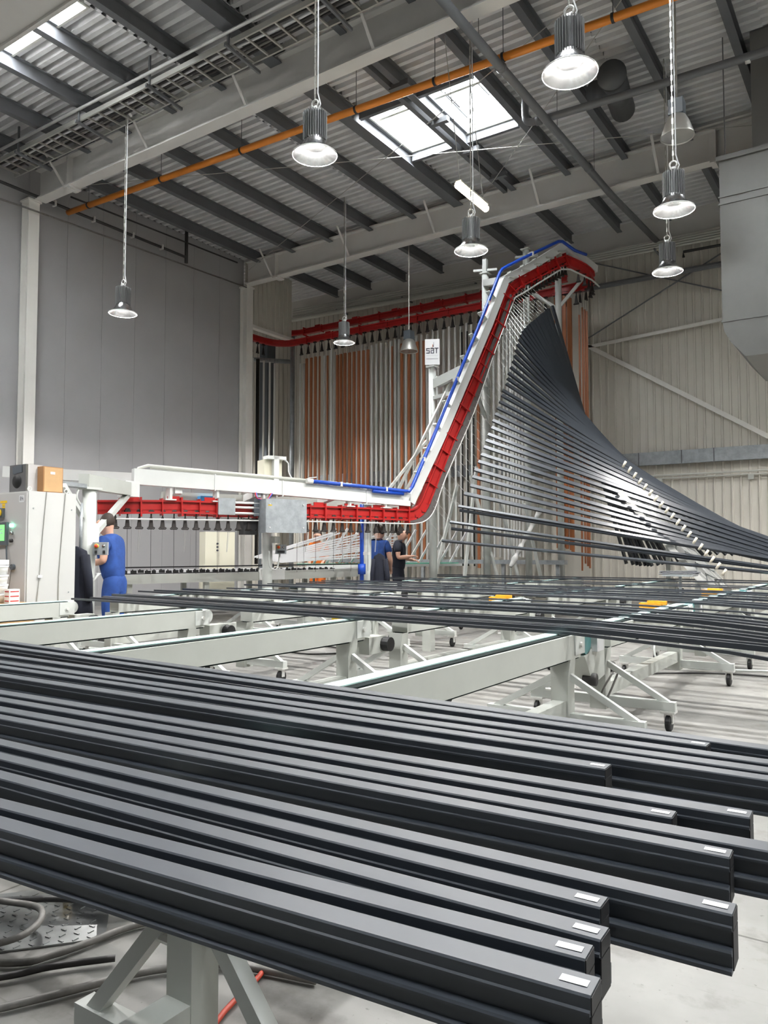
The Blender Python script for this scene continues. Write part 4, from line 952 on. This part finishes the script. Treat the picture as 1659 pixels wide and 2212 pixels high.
# ================================================================== ELECTRICAL CABINET CORNER
cx0, cx1, cy0, cy1, cz = -9.75, -8.46, 5.12, 5.76, 2.0
t = thing('electrical_cabinet', 'tall white electrical cabinet with a green control screen', 'cabinet', (-9.1, 5.4, 0))
part('body', MB().bb(cx0, cx1, cy0 + .02, cy1, .05, cz), 'cabside', t)
part('plinth', MB().bb(cx0 + .02, cx1 - .02, cy0 + .04, cy1 - .02, 0, .05), 'screenframe', t)
dr = part('door', MB().bb(cx0, cx1 - .015, cy0, cy0 + .022, .08, cz - .02), 'cab', t)
part('door_label', MB().bb(cx1 - .16, cx1 - .06, cy0 - .002, cy0, cz - .13, cz - .05), 'paper', dr)
lt = MB(); yb = cy0 - .004
for (a, b, c, d) in ((-8.60, 1.885, -8.594, 1.935), (-8.582, 1.885, -8.576, 1.935), (-8.60, 1.929, -8.576, 1.935), (-8.60, 1.905, -8.576, 1.911), (-8.562, 1.905, -8.556, 1.935), (-8.545, 1.885, -8.539, 1.935), (-8.562, 1.905, -8.536, 1.911)):
    lt.quad((a, yb, b), (c, yb, b), (c, yb, d), (a, yb, d))
part('label_letters', lt, 'ink', dr)
sf = part('screen_frame', MB().bb(-9.25, -8.83, cy0 - .03, cy0, 1.37, 1.64), 'screenframe', dr)
part('screen', MB().bb(-9.21, -8.87, cy0 - .033, cy0 - .03, 1.42, 1.61), 'screen', sf)
part('screen_rows', MB().bb(-9.18, -8.9, cy0 - .035, cy0 - .033, 1.545, 1.56).bb(-9.18, -8.9, cy0 - .035, cy0 - .033, 1.505, 1.52), 'belt', sf)
ms = part('main_switch', MB().bb(-9.05, -8.92, cy0 - .03, cy0, 1.7, 1.81), 'screenframe', dr)
part('yellow_ring', MB().tube([(-8.985, cy0 - .03, 1.755), (-8.985, cy0 - .045, 1.755)], .045, 16), 'yellow', ms, True)
part('red_knob', MB().bb(-9.02, -8.95, cy0 - .09, cy0 - .045, 1.735, 1.775), 'redbtn', ms)
for i, (x0, x1, z) in enumerate(((-9.02, -8.88, 1.885), (-8.98, -8.92, 1.85), (-8.98, -8.92, 1.815))):
    part('yellow_label', MB().bb(x0, x1, cy0 - .003, cy0, z - .013, z + .015), 'yellow', dr)
for i, (z, m) in enumerate(((1.60, 'greenlight'), (1.51, 'lampin'), (1.42, 'cable'))):
    part('push_button', MB().tube([(-8.75, cy0, z), (-8.75, cy0 - .03, z)], .022, 12), m, dr, True)
part('door_handle', MB().tube([(-8.84, cy0 - .02, 1.36), (-8.8, cy0 - .03, 1.12), (-8.7, cy0 - .03, 1.11)], .01, 6).tube([(-8.7, cy0 - .035, 1.11), (-8.7, cy0 - .001, 1.11)], .035, 14), 'screenframe', dr)
part('door_cord', MB().tube(smoothpath([(-8.72, cy0 - .02, 1.1), (-8.76, cy0 - .02, .9), (-8.84, cy0 - .02, .5), (-8.85, cy0 - .02, .2)], 4), .005, 5), 'hose', dr)
for (y, zz) in ((5.3, .9), (5.55, .55)):
    part('side_wire', MB().tube(smoothpath([(cx1 + .006, y + .06, 2.0), (cx1 + .008, y + .02, 1.5), (cx1 + .008, y - .01, 1.0), (cx1 + .008, y - .02, zz), (cx1 + .008, y - .1, .1)], 5), .005, 5), 'chain', t)
    part('wire_knot', MB().box((cx1 + .015, y - .01, zz + .1), (.02, .05, .03)), 'paper', t)
for (y, z) in ((5.2, 1.8), (5.7, 1.8), (5.68, .8)): part('screw', MB().tube([(cx1, y, z), (cx1 + .006, y, z)], .008, 8), 'zinc', t)
for (x, y) in ((-8.55, 5.2), (-8.55, 5.68)):
    part('lifting_eye', MB().tube([(x, y + math.cos(a) * .025, cz + .03 + math.sin(a) * .025) for a in [k * math.pi / 4 for k in range(9)]], .007, 6, cap=False), 'offwhite2', t)
# loudspeaker
t = thing('loudspeaker', 'grey loudspeaker with a black grille on top of the cabinet', 'loudspeaker', (-8.85, 5.25, cz))
part('case', MB().bb(-8.95, -8.62, 5.22, 5.4, cz + .002, cz + .33), 'cab', t)
part('front', MB().bb(-8.96, -8.62, 5.19, 5.22, cz + .002, cz + .33), 'lampin', t)
part('grille', MB().lathe([(.0, .02), (.07, .018), (.085, .0)], (-8.8, 5.19, cz + .13), 20, Matrix.Rotation(math.pi / 2, 3, 'X')), 'black', t, True)
part('tweeter', MB().bar((-8.88, 5.185, cz + .26), (-8.7, 5.185, cz + .28), .01, .09), 'screenframe', t)
# brown box
t = thing('brown_box', 'brown board box with a white label on top of the cabinet', 'box', (-8.5, 5.45, cz))
part('carton', MB().bb(-8.66, -8.5, 5.34, 5.6, cz + .002, cz + .31), 'woodedge', t)
part('front_face', MB().bb(-8.5, -8.495, 5.352, 5.588, cz + .012, cz + .3), 'woodbox', t)
part('label', MB().bb(-8.495, -8.492, 5.43, 5.49, cz + .22, cz + .25), 'paper', t)
solo('small_meter', MB().bb(-8.7, -8.6, 5.42, 5.5, cz + .002, cz + .12).bb(-8.72, -8.6, 5.405, 5.42, cz + .07, cz + .14), 'screenframe', 'small dark meter between the loudspeaker and the brown box', 'meter', (-8.65, 5.45, cz))
# buckets and cartons on a pallet
t = thing('wooden_pallet', 'wooden pallet stack under the white buckets at the picture edge', 'pallet', (-8.6, 4.75, 0))
for k in range(4): part('deck_board', MB().bb(-9.2, -8.12, 4.5 + k * .14, 4.61 + k * .14, .695, .72), 'woodbox', t)
for x in (-9.15, -8.65, -8.18): part('block', MB().bb(x - .05, x + .05, 4.5, 5.03, .0, .695), 'woodbox', t)
for i in range(4):
    z = .722 + i * .105
    b = thing('white_bucket', 'white lidded bucket in the stack by the cabinet, %s from the bottom' % nth(i + 1), 'bucket', (-8.42, 4.78, z), 'stacked white buckets')
    part('pail', MB().lathe([(.0, 0), (.085, 0), (.095, .085), (.095, .09)], (-8.42, 4.78, z), 20), 'sticker', b, True)
    part('lid', MB().lathe([(.1, .082), (.1, .1), (.0, .102)], (-8.42, 4.78, z), 20), 'paper', b, True)
for i in range(3):
    z = .722 + i * .052
    b = thing('small_carton', 'small white carton with red print by the buckets, %s from the bottom' % nth(i + 1), 'carton', (-8.25, 4.84, z), 'small printed cartons')
    part('box', MB().bb(-8.3, -8.2, 4.78, 4.9, z, z + .05), 'sticker', b)
    part('red_print', MB().bb(-8.29, -8.21, 4.778, 4.78, z + .018, z + .03).bb(-8.2, -8.198, 4.79, 4.89, z + .018, z + .03), 'redink', b)
solo('white_tub', MB().bb(-8.5, -8.36, 4.7, 4.86, 1.146, 1.2), 'sticker', 'flat white tub on top of the bucket stack', 'tub', (-8.42, 4.78, 1.146))

# control boxes
def control_box(p, fdir, label, nb=2):
    t = thing('control_box', label, 'control box', tuple(p), None)
    f = Vector(fdir).normalized(); s = V(-f.y, f.x, 0)
    R = Matrix((s, f, V(0, 0, 1))).transposed()
    def bx(c, d): return MB().box(p + R @ Vector(c), d, R)
    part('case', bx((0, 0, 0), (.19, .13, .17)), 'cab', t)
    part('face', bx((0, .068, 0), (.185, .008, .165)), 'zinc', t)
    part('stop_ring', MB().tube([p + R @ V(-.045, .072, .035), p + R @ V(-.045, .09, .035)], .03, 14), 'yellow', t, True)
    part('stop_button', MB().tube([p + R @ V(-.045, .09, .035), p + R @ V(-.045, .12, .035)], .022, 14), 'redbtn', t, True)
    part('white_button', MB().tube([p + R @ V(.045, .072, .035), p + R @ V(.045, .085, .035)], .02, 12), 'lampin', t, True)
    for k in range(nb):
        x = .05 - .1 * k / max(nb - 1, 1)
        part('selector', bx((x, .082, -.045), (.03, .03, .04)), 'black', t)
    return t
control_box(V(-8.9, 6.44, 1.33), (.75, -.66, 0), 'grey control box with red stop button on the post by the blue worker')
control_box(V(-9.32, 10.5, 1.33), (.7, -.7, 0), 'grey control box with red stop button under the sheet guard', 4)

# ================================================================== PEOPLE
def skin_obj(name, verts, edges, m, parent, lv=2, root=0):
    me = bpy.data.meshes.new(name); me.from_pydata([v[:3] for v in verts], edges, []); me.materials.append(M[m])
    o = put(name, me, (0, 0, 0), parent)
    sk = o.modifiers.new('skin', 'SKIN'); sk.use_smooth_shade = True
    if not me.skin_vertices:
        bpy.context.view_layer.objects.active = o
    for i, sv in enumerate(me.skin_vertices[0].data):
        r = verts[i][3]; r2 = verts[i][4] if len(verts[i]) > 4 else r; g = 1.3 if r > .02 else 1.1
        sv.radius = (r * g, r2 * g); sv.use_root = (i == root)
    ss = o.modifiers.new('sub', 'SUBSURF'); ss.levels = lv; ss.render_levels = lv
    return o
def person(loc, face, label, shirt, trousers, armL, armR, hair='hair', lean=.0, glove=False, headtilt=0.0):
    """local frame: x right, y forward, z up; armL/armR = (elbow, wrist)"""
    t = thing('person', label, 'person', loc); ROOTLOC[t.name] = V(0, 0, 0)
    f = Vector((face[0], face[1], 0)).normalized(); t.rotation_euler = (0, 0, math.atan2(f.y, f.x) - math.pi / 2)
    ly = lean
    hx = .06 + headtilt
    v = [(0, 0, .95, .095, .07), (0, ly * .4, 1.15, .09, .065), (0, ly * .8, 1.35, .105, .075), (0, ly + .01, 1.46, .055, .055), (0, ly + .03, 1.52, .042, .045),
         (0, ly + hx, 1.60, .078, .09), (0, ly + hx + .005, 1.68, .095, .112), (0, ly + hx - .01, 1.75, .075, .09), (0, ly + hx + .125, 1.635, .014, .014)]
    e = [(0, 1), (1, 2), (2, 3), (3, 4), (4, 5), (5, 6), (6, 7), (5, 8)]
    def limb(chain, start):
        k = start
        for c in chain:
            v.append(c); e.append((k, len(v) - 1)); k = len(v) - 1
        return k
    for s, arm in ((-1, armL), (1, armR)):
        el, wr = Vector(arm[0]), Vector(arm[1])
        k = limb([(s * .17, ly * .9, 1.44, .055), (el.x, el.y, el.z, .042), ((el.x + wr.x) / 2, (el.y + wr.y) / 2, (el.z + wr.z) / 2, .04), (wr.x, wr.y, wr.z, .026)], 2)
        d = (wr - el).normalized(); side = d.cross(V(0, 0, 1)); side = side.normalized() if side.length > .1 else V(1, 0, 0)
        pal = wr + d * .07
        kp = limb([(pal.x, pal.y, pal.z, .03, .018)], k)
        for j in range(4):
            b0 = pal + side * (-.027 + .018 * j) + d * .03; ln = (.055, .07, .065, .05)[j]
            b1 = b0 + d * ln * .6 - V(0, 0, .012); b2 = b1 + d * ln * .4 - V(0, 0, .03)
            limb([(b0.x, b0.y, b0.z, .009), (b1.x, b1.y, b1.z, .008), (b2.x, b2.y, b2.z, .007)], kp)
        th0 = wr + d * .04 + side * (s * -.035); th1 = th0 + d * .04 + side * (s * -.012) - V(0, 0, .01)
        limb([(th0.x, th0.y, th0.z, .011), (th1.x, th1.y, th1.z, .009)], k)
    for s in (-1, 1):
        limb([(s * .09, 0, .85, .06), (s * .1, .02, .5, .05), (s * .1, -.01, .28, .052), (s * .1, -.02, .1, .036), (s * .11, .03, .045, .036, .03), (s * .115, .14, .035, .034, .022)], 0)
    skin_obj('body', v, e, 'skin', t)
    sv = [(0, 0, .82, .165, .125), (0, ly * .4, 1.08, .16, .12), (0, ly * .8, 1.33, .18, .128), (0, ly * .95, 1.48, .12, .09), (0, ly, 1.55, .06, .062)]
    se = [(0, 1), (1, 2), (2, 3), (3, 4)]
    for s, arm in ((-1, armL), (1, armR)):
        el = Vector(arm[0]); k = len(sv)
        sv += [(s * .185, ly * .9, 1.445, .078), (s * .185 * .35 + el.x * .65, ly * .9 * .35 + el.y * .65, 1.445 * .35 + el.z * .65, .07)]
        se += [(2, k), (k, k + 1)]
    skin_obj('shirt', sv, se, shirt, t, 2)
    tv = [(0, 0, 1.04, .135, .1), (0, 0, .86, .15, .115)]; te = [(0, 1)]
    for s in (-1, 1):
        k = len(tv); tv += [(s * .1, .0, .76, .1), (s * .105, .02, .48, .08), (s * .105, -.01, .25, .075), (s * .105, -.02, .07, .072)]
        te += [(1, k), (k, k + 1), (k + 1, k + 2), (k + 2, k + 3)]
    skin_obj('trousers', tv, te, trousers, t, 2)
    hv = [(0, ly + hx - .055, 1.61, .075, .05), (0, ly + hx - .045, 1.70, .1, .085), (0, ly + hx - .015, 1.765, .09, .1), (0, ly + hx + .04, 1.785, .06, .06)]
    skin_obj('hair', hv, [(0, 1), (1, 2), (2, 3)], hair, t, 2)
    for s in (-1, 1):
        skin_obj('shoe', [(s * .11, -.05, .045, .045, .04), (s * .113, .06, .04, .045, .036), (s * .118, .17, .032, .038, .026)], [(0, 1), (1, 2)], 'shoe', t, 1)
        skin_obj('ear', [(s * .098, ly + hx, 1.63, .01, .016), (s * .102, ly + hx - .005, 1.675, .01, .02)], [(0, 1)], 'skin', t, 1)
        put('eye', MB().lathe([(0, -.012), (.01, -.006), (.012, 0), (.01, .006), (0, .012)], (s * .034, ly + hx + .118, 1.67), 10).mesh('eye', 'ink'), (0, 0, 0), t)
    put('mouth', MB().box((0, ly + hx + .105, 1.585), (.045, .012, .008)).mesh('mouth', 'redink'), (0, 0, 0), t)
    return t
person((-9.32, 6.98, 0), (-.88, -.35), 'worker in blue overalls standing behind the post with arms bent', 'cloth_blue', 'cloth_blue', ((-.25, .02, 1.16), (-.17, .27, 1.12)), ((.25, .02, 1.16), (.15, .28, 1.14)), lean=.07, headtilt=.03)
person((-9.05, 13.15, 0), (-.35, .94), 'worker in a blue shirt seen from behind beside the blue upright pipe', 'cloth_blue', 'cloth_dark', ((-.3, .06, 1.14), (-.26, .3, 1.02)), ((.28, .02, 1.14), (.24, .22, .96)), lean=.1, headtilt=.05)
person((-9.3, 14.35, 0), (.83, .3), 'worker in a dark shirt with white gloves standing behind the pale post', 'cloth_dark', 'cloth_dark', ((-.25, .04, 1.15), (-.16, .3, 1.1)), ((.25, .06, 1.15), (.2, .32, 1.18)), lean=.03)
person((-12.5, 15.5, 0), (.5, -.86), 'worker in orange behind the lattice of white bars', 'cloth_orange', 'cloth_orange', ((-.26, .05, 1.15), (-.2, .28, 1.05)), ((.26, .05, 1.15), (.18, .3, 1.05)))
# jackets hung on the posts
def jacket(p, sx, label, m='cloth_dark', h=.9):
    t = thing('jacket', label, 'jacket', tuple(p)); ROOTLOC[t.name] = V(0, 0, 0); t.rotation_euler = (0, 0, math.radians(34))
    mb = MB(); n = 20; rows = [(0, .03, .02), (-.06, .13, .06), (-.2, .17, .09), (-.45, .18, .10), (-.75, .2, .11), (-h, .21, .1), (-h - .01, .12, .06)]
    for (z, a, b) in rows:
        for j in range(n):
            q = 2 * math.pi * j / n; k = 1 + .09 * math.sin(5 * q + z * 6)
            mb.v.append(V(math.cos(q) * a * k * sx, math.sin(q) * b * k, z))
    for i in range(len(rows) - 1):
        for j in range(n): mb.f.append((i * n + j, i * n + (j + 1) % n, (i + 1) * n + (j + 1) % n, (i + 1) * n + j))
    mb.f.append(tuple((len(rows) - 1) * n + j for j in range(n)))
    part('coat', mb, m, t, True)
    part('sleeve', MB().tube([(-.13 * sx, 0, -.12), (-.2 * sx, -.05, -.4), (-.19 * sx, -.06, -.68)], [.06, .055, .045], 10), m, t, True)
    part('sleeve', MB().tube([(.13 * sx, -.03, -.12), (.19 * sx, -.08, -.42), (.2 * sx, -.06, -.7)], [.06, .055, .045], 10), m, t, True)
jacket(V(-8.86, 6.02, 1.36), 1.15, 'long navy jacket hanging beside the cabinet on the pale post')
jacket(V(-8.62, 12.62, 1.25), .8, 'dark jacket hanging on the pale post beside the worker in the blue shirt')

# ================================================================== TABLE AND WHITE BARS BEHIND THE LOW TRACK
t = thing('loading_table', 'long pale loading table with black clips behind the low track', 'table', tuple(T(-2.5, 0, 1.3)))
part('front_beam', MB().bar(T(-5.3, .80, 1.25), T(-2.2, .82, 1.25), .08, .16).bar(T(-2.15, .83, 1.25), T(.35, .87, 1.25), .08, .17), 'offwhite', t)
part('joint_box', MB().bar(T(-2.6, .85, 1.2), T(-2.1, .85, 1.2), .12, .2), 'white', t)
part('table_top', MB().bar(T(-5.3, .87, 2.0), T(.3, .9, 2.0), 1.4, .03), 'whitebar', t)
for s in (-5.0, -3.6, -2.2, -.9, .2):
    part('leg', MB().bar(T(s, 0, 1.35), T(s, .85, 1.35), .09, .09, DD), 'offwhite', t)
    part('leg', MB().bar(T(s, 0, 2.6), T(s, .85, 2.6), .09, .09, DD), 'offwhite', t)
for k in range(34):
    s = -5.1 + k * .125
    z = .905 + .006 * (k % 3)
    part('black_clip', MB().bar(T(s, z + .02, 1.33), T(s + (.09 if k % 4 else .05), z + .02, 1.35), .05, .05).bar(T(s + .02, z + .045, 1.31), T(s + .05, z + .045, 1.42), .02, .03), 'black', t)
part('clip_rail', MB().bar(T(-5.3, .895, 1.34), T(-.7, .915, 1.34), .03, .02), 'black', t)
for k in range(9):
    a = T(-5.2 + .15 * k, .90 + .02 * 1, 1.55 + .13 * k); b_ = T(-.2 - .1 * k, .93, 1.6 + .12 * k)
    solo('white_bar', MB().bar(a, b_, .05, .03), 'whitebar', 'white coated bar lying on the loading table, %s row from the front' % nth(k + 1), 'bar', tuple(a), 'white bars on the loading table')
solo('dark_bar', MB().bar(T(-5.0, 1.0, 1.7), T(.0, 1.02, 1.75), .03, .025), 'black', 'single black bar lying across the white bars on the loading table', 'bar', tuple(T(-5, 1, 1.7)))
LAT = [(727, 1.73, -10.55, 13.75), (735, 1.70, -10.52, 13.83), (775, 1.68, -10.33, 14.28), (800, 1.69, -10.2, 14.6), (835, 1.70, -10.04, 15.0), (864, 1.68, -9.89, 15.34), (862, 1.59, -9.9, 15.31), (860, 1.52, -9.91, 15.29), (858, 1.46, -9.92, 15.26), (857, 1.40, -9.93, 15.25), (841, 1.28, -10.01, 15.06), (838, 1.2, -10.02, 15.03)]
for k, (_, z, x, y) in enumerate(LAT):
    a = V(-11.3 + .02 * k, 11.9 + .05 * k, 1.17 - .01 * k)
    solo('white_lifted_bar', MB().bar(a, (x, y, z), .03, .034), 'whitebar', 'white bar being lifted towards the track, %s from the top of the white fan' % nth(k + 1), 'bar', tuple(a), 'white bars lifted in a fan')
t = thing('rear_ramp', 'rear ramp of slanted pale rails behind the white bars', 'ramp', (-10.4, 14.3, 0))
for k in range(13):
    s = -.05 + k * .34
    base = T(-.6 + k * .32, 1.03, 2.75); top_ = base + DD * .55 + V(0, 0, .78)
    part('rail', MB().bar(base, top_, .05, .03, NN), 'whitebar' if k != 8 else 'silver2', t)
    part('leg', MB().bar((base.x, base.y, 0), tuple(base), .04, .04, DD), 'offwhite', t) if k % 4 == 0 else None
part('green_pad', MB().bar(T(-.9, 1.0, 2.75), T(3.3, 1.0, 2.75), .5, .03), 'greentop', t)
part('pad_edge', MB().bar(T(-.9, .96, 2.5), T(3.4, .96, 2.5), .04, .06), 'offwhite2', t)
t = thing('wall_ledge', 'grey ledge beam along the foot of the hanging profiles', 'ledge', (-10, 17.5, 0))
part('ledge', MB().bb(-13.5, -6.6, 17.3, 17.5, .98, 1.08), 'zinc', t)
for x in (-13, -10.5, -8.2, -6.8): part('leg', MB().bb(x - .04, x + .04, 17.36, 17.44, 0, .98), 'zinc', t)
# cream control panel and step stool behind the sheet guard
t = thing('operator_cabinet', 'cream control panel standing behind the sheet guard', 'cabinet', tuple(T(-2.6, 0, 3.2)))
part('case', MB().bar(T(-3.0, .95, 3.2), T(-2.35, .95, 3.2), .35, 1.5), 'cream', t)
for k in range(3): part('indicator', MB().tube([T(-2.75, 1.45 - .07 * k, 3.0), T(-2.75, 1.45 - .07 * k, 2.98)], .02, 10), 'ink', t)

# ================================================================== FLOOR CLUTTER
def cable(name, pts, r, m, label, cat='cable', k=5):
    P_ = smoothpath(pts, k)
    return solo(name, MB().tube(P_, r, 8), m, label, cat, tuple(P_[0]), smooth=True)
z = .016
cable('hose', [(-2.75, 1.2, z), (-2.36, 1.40, z), (-2.29, 1.5, z), (-2.26, 1.62, z), (-2.23, 1.78, z), (-2.1, 2.0, z)], .012, 'hose', 'straight grey hose crossing the floor under the large profiles', 'hose')
cable('hose', [(-2.95, 1.5, .05), (-2.72, 1.58, .05), (-2.55, 1.62, .055), (-2.45, 1.56, .055), (-2.40, 1.46, .06), (-2.44, 1.36, .06), (-2.6, 1.2, .05)], .0115, 'hose', 'grey hose looping over the chequer plate', 'hose')
cable('hose', [(-2.3, 1.0, z), (-2.14, 1.27, z), (-2.06, 1.42, z), (-1.98, 1.58, z), (-1.9, 1.68, z), (-1.78, 1.78, z), (-1.5, 1.86, z)], .012, 'hose', 'ribbed grey hose beside the pale table leg', 'hose')
cable('cable', [(-2.9, 1.45, .045), (-2.6, 1.68, .05), (-2.45, 1.78, .045), (-2.36, 1.86, .04), (-2.2, 2.05, .03)], .012, 'cable', 'dark cable on the floor above the looping hose')
cable('cable', [(-2.55, 1.05, .02), (-2.3, 1.33, .02), (-2.22, 1.46, .02), (-2.1, 1.6, .02)], .011, 'cable', 'dark cable lying beside the straight grey hose')
cable('red_cable', [(-1.72, 1.95, .012), (-1.66, 1.78, .012), (-1.60, 1.55, .012), (-1.45, 1.3, .012)], .008, 'redcable', 'thin red cable on the floor behind the pale table leg')
t = thing('chequer_plate', 'bright chequer plate lying on the floor under the hoses', 'plate', (-2.5, 1.6, 0))
part('sheet', MB().box((-2.66, 1.56, .004), (.7, .46, .006), Matrix.Rotation(math.radians(50), 3, 'Z')), 'plate', t)
R50 = Matrix.Rotation(math.radians(50), 3, 'Z')
for i in range(15):
    for j in range(11):
        c = V(-2.66, 1.56, .008) + R50 @ V(-.33 + i * .045, -.215 + j * .04, 0)
        part('raised_stud', MB().box(c, (.022, .006, .003), R50 @ Matrix.Rotation(math.radians(45 if (i + j) % 2 else -45), 3, 'Z')), 'plate', t)
t = thing('black_case', 'small black case with a yellow edge under the large profiles', 'case', (-2.6, 1.83, 0))
part('shell', MB().box((-2.58, 1.86, .05), (.12, .1, .1), Matrix.Rotation(.6, 3, 'Z')), 'black', t)
part('yellow_edge', MB().box((-2.645, 1.80, .05), (.012, .07, .1), Matrix.Rotation(.6, 3, 'Z')), 'yellow', t)
t = thing('square_tube', 'short aluminium square tube lying on the floor', 'tube', (-2.4, 1.75, 0))
for (dy, dz, a, b) in ((0, .0, .04, .003), (0, .037, .04, .003)): part('wall', MB().bar(V(-2.41, 1.76, .045 + dz), V(-2.22, 2.0, .045 + dz), a, b), 'silver2', t)
for s in (-1, 1): part('wall', MB().bar(V(-2.41 + s * -.0145, 1.76 + s * .0115, .0635), V(-2.22 + s * -.0145, 2.0 + s * .0115, .0635), .003, .037), 'silver2', t)
coil = [(-2.95 + math.cos(a) * (.28 + .05 * math.sin(a * .7)), 8.3 + math.sin(a) * (.22 + .04 * math.cos(a * 1.3)), .02 + .006 * a / 2) for a in [k * .45 for k in range(56)]]
solo('cable_coil', MB().tube(coil, .018, 6), 'cable', 'coil of black cable on the floor behind the front belt table', 'cable', (-2.95, 8.3, 0), smooth=True)
cable('cable', [(-2.6, 8.0, .02), (-1.9, 8.6, .02), (-1.2, 8.8, .02), (.2, 8.6, .02)], .012, 'cable', 'black cable trailing across the floor behind the casters')
cable('white_cable', [(-2.2, 8.9, .7), (-2.35, 9.0, .4), (-2.3, 8.8, .1), (-1.9, 8.9, .03), (-1.2, 9.2, .02)], .012, 'offwhite2', 'pale cable drooping from a belt drive to the floor')
cable('cable', [(-7.2, 7.2, .02), (-6.9, 7.6, .02), (-6.2, 7.5, .02), (-5.9, 8.0, .02), (-6.6, 8.3, .02)], .012, 'cable', 'black cable on the floor beyond the worker in blue overalls')
cable('motor_cable', [(-1.83, 5.75, .4), (-1.9, 5.7, .25), (-1.88, 5.75, .2), (-1.8, 5.82, .42)], .008, 'hose', 'thin cable hanging from the front belt drive')
for i, (x, y) in enumerate(((-6.05, 8.55), (-5.2, 8.75))):
    t = thing('gear_motor', 'grey gear motor with black fan cover under the dark profiles, %s' % ('nearer the cabinet', 'farther from the cabinet')[i], 'motor', (x, y, 0))
    part('gearbox', MB().bb(x - .18, x + .12, y - .1, y + .1, .42, .6), 'offwhite', t)
    part('fan_cover', MB().tube([(x + .12, y, .52), (x + .24, y, .52)], .085, 16), 'black', t, True)
    part('stand', MB().bb(x - .06, x + .06, y - .06, y + .06, 0, .42), 'offwhite', t)
solo('yellow_handle', MB().bar((-4.35, 5.6, .70), (-4.2, 5.75, .70), .04, .05), 'yellow', 'yellow handle beside the third front belt table', 'handle', (-4.3, 5.65, .7))
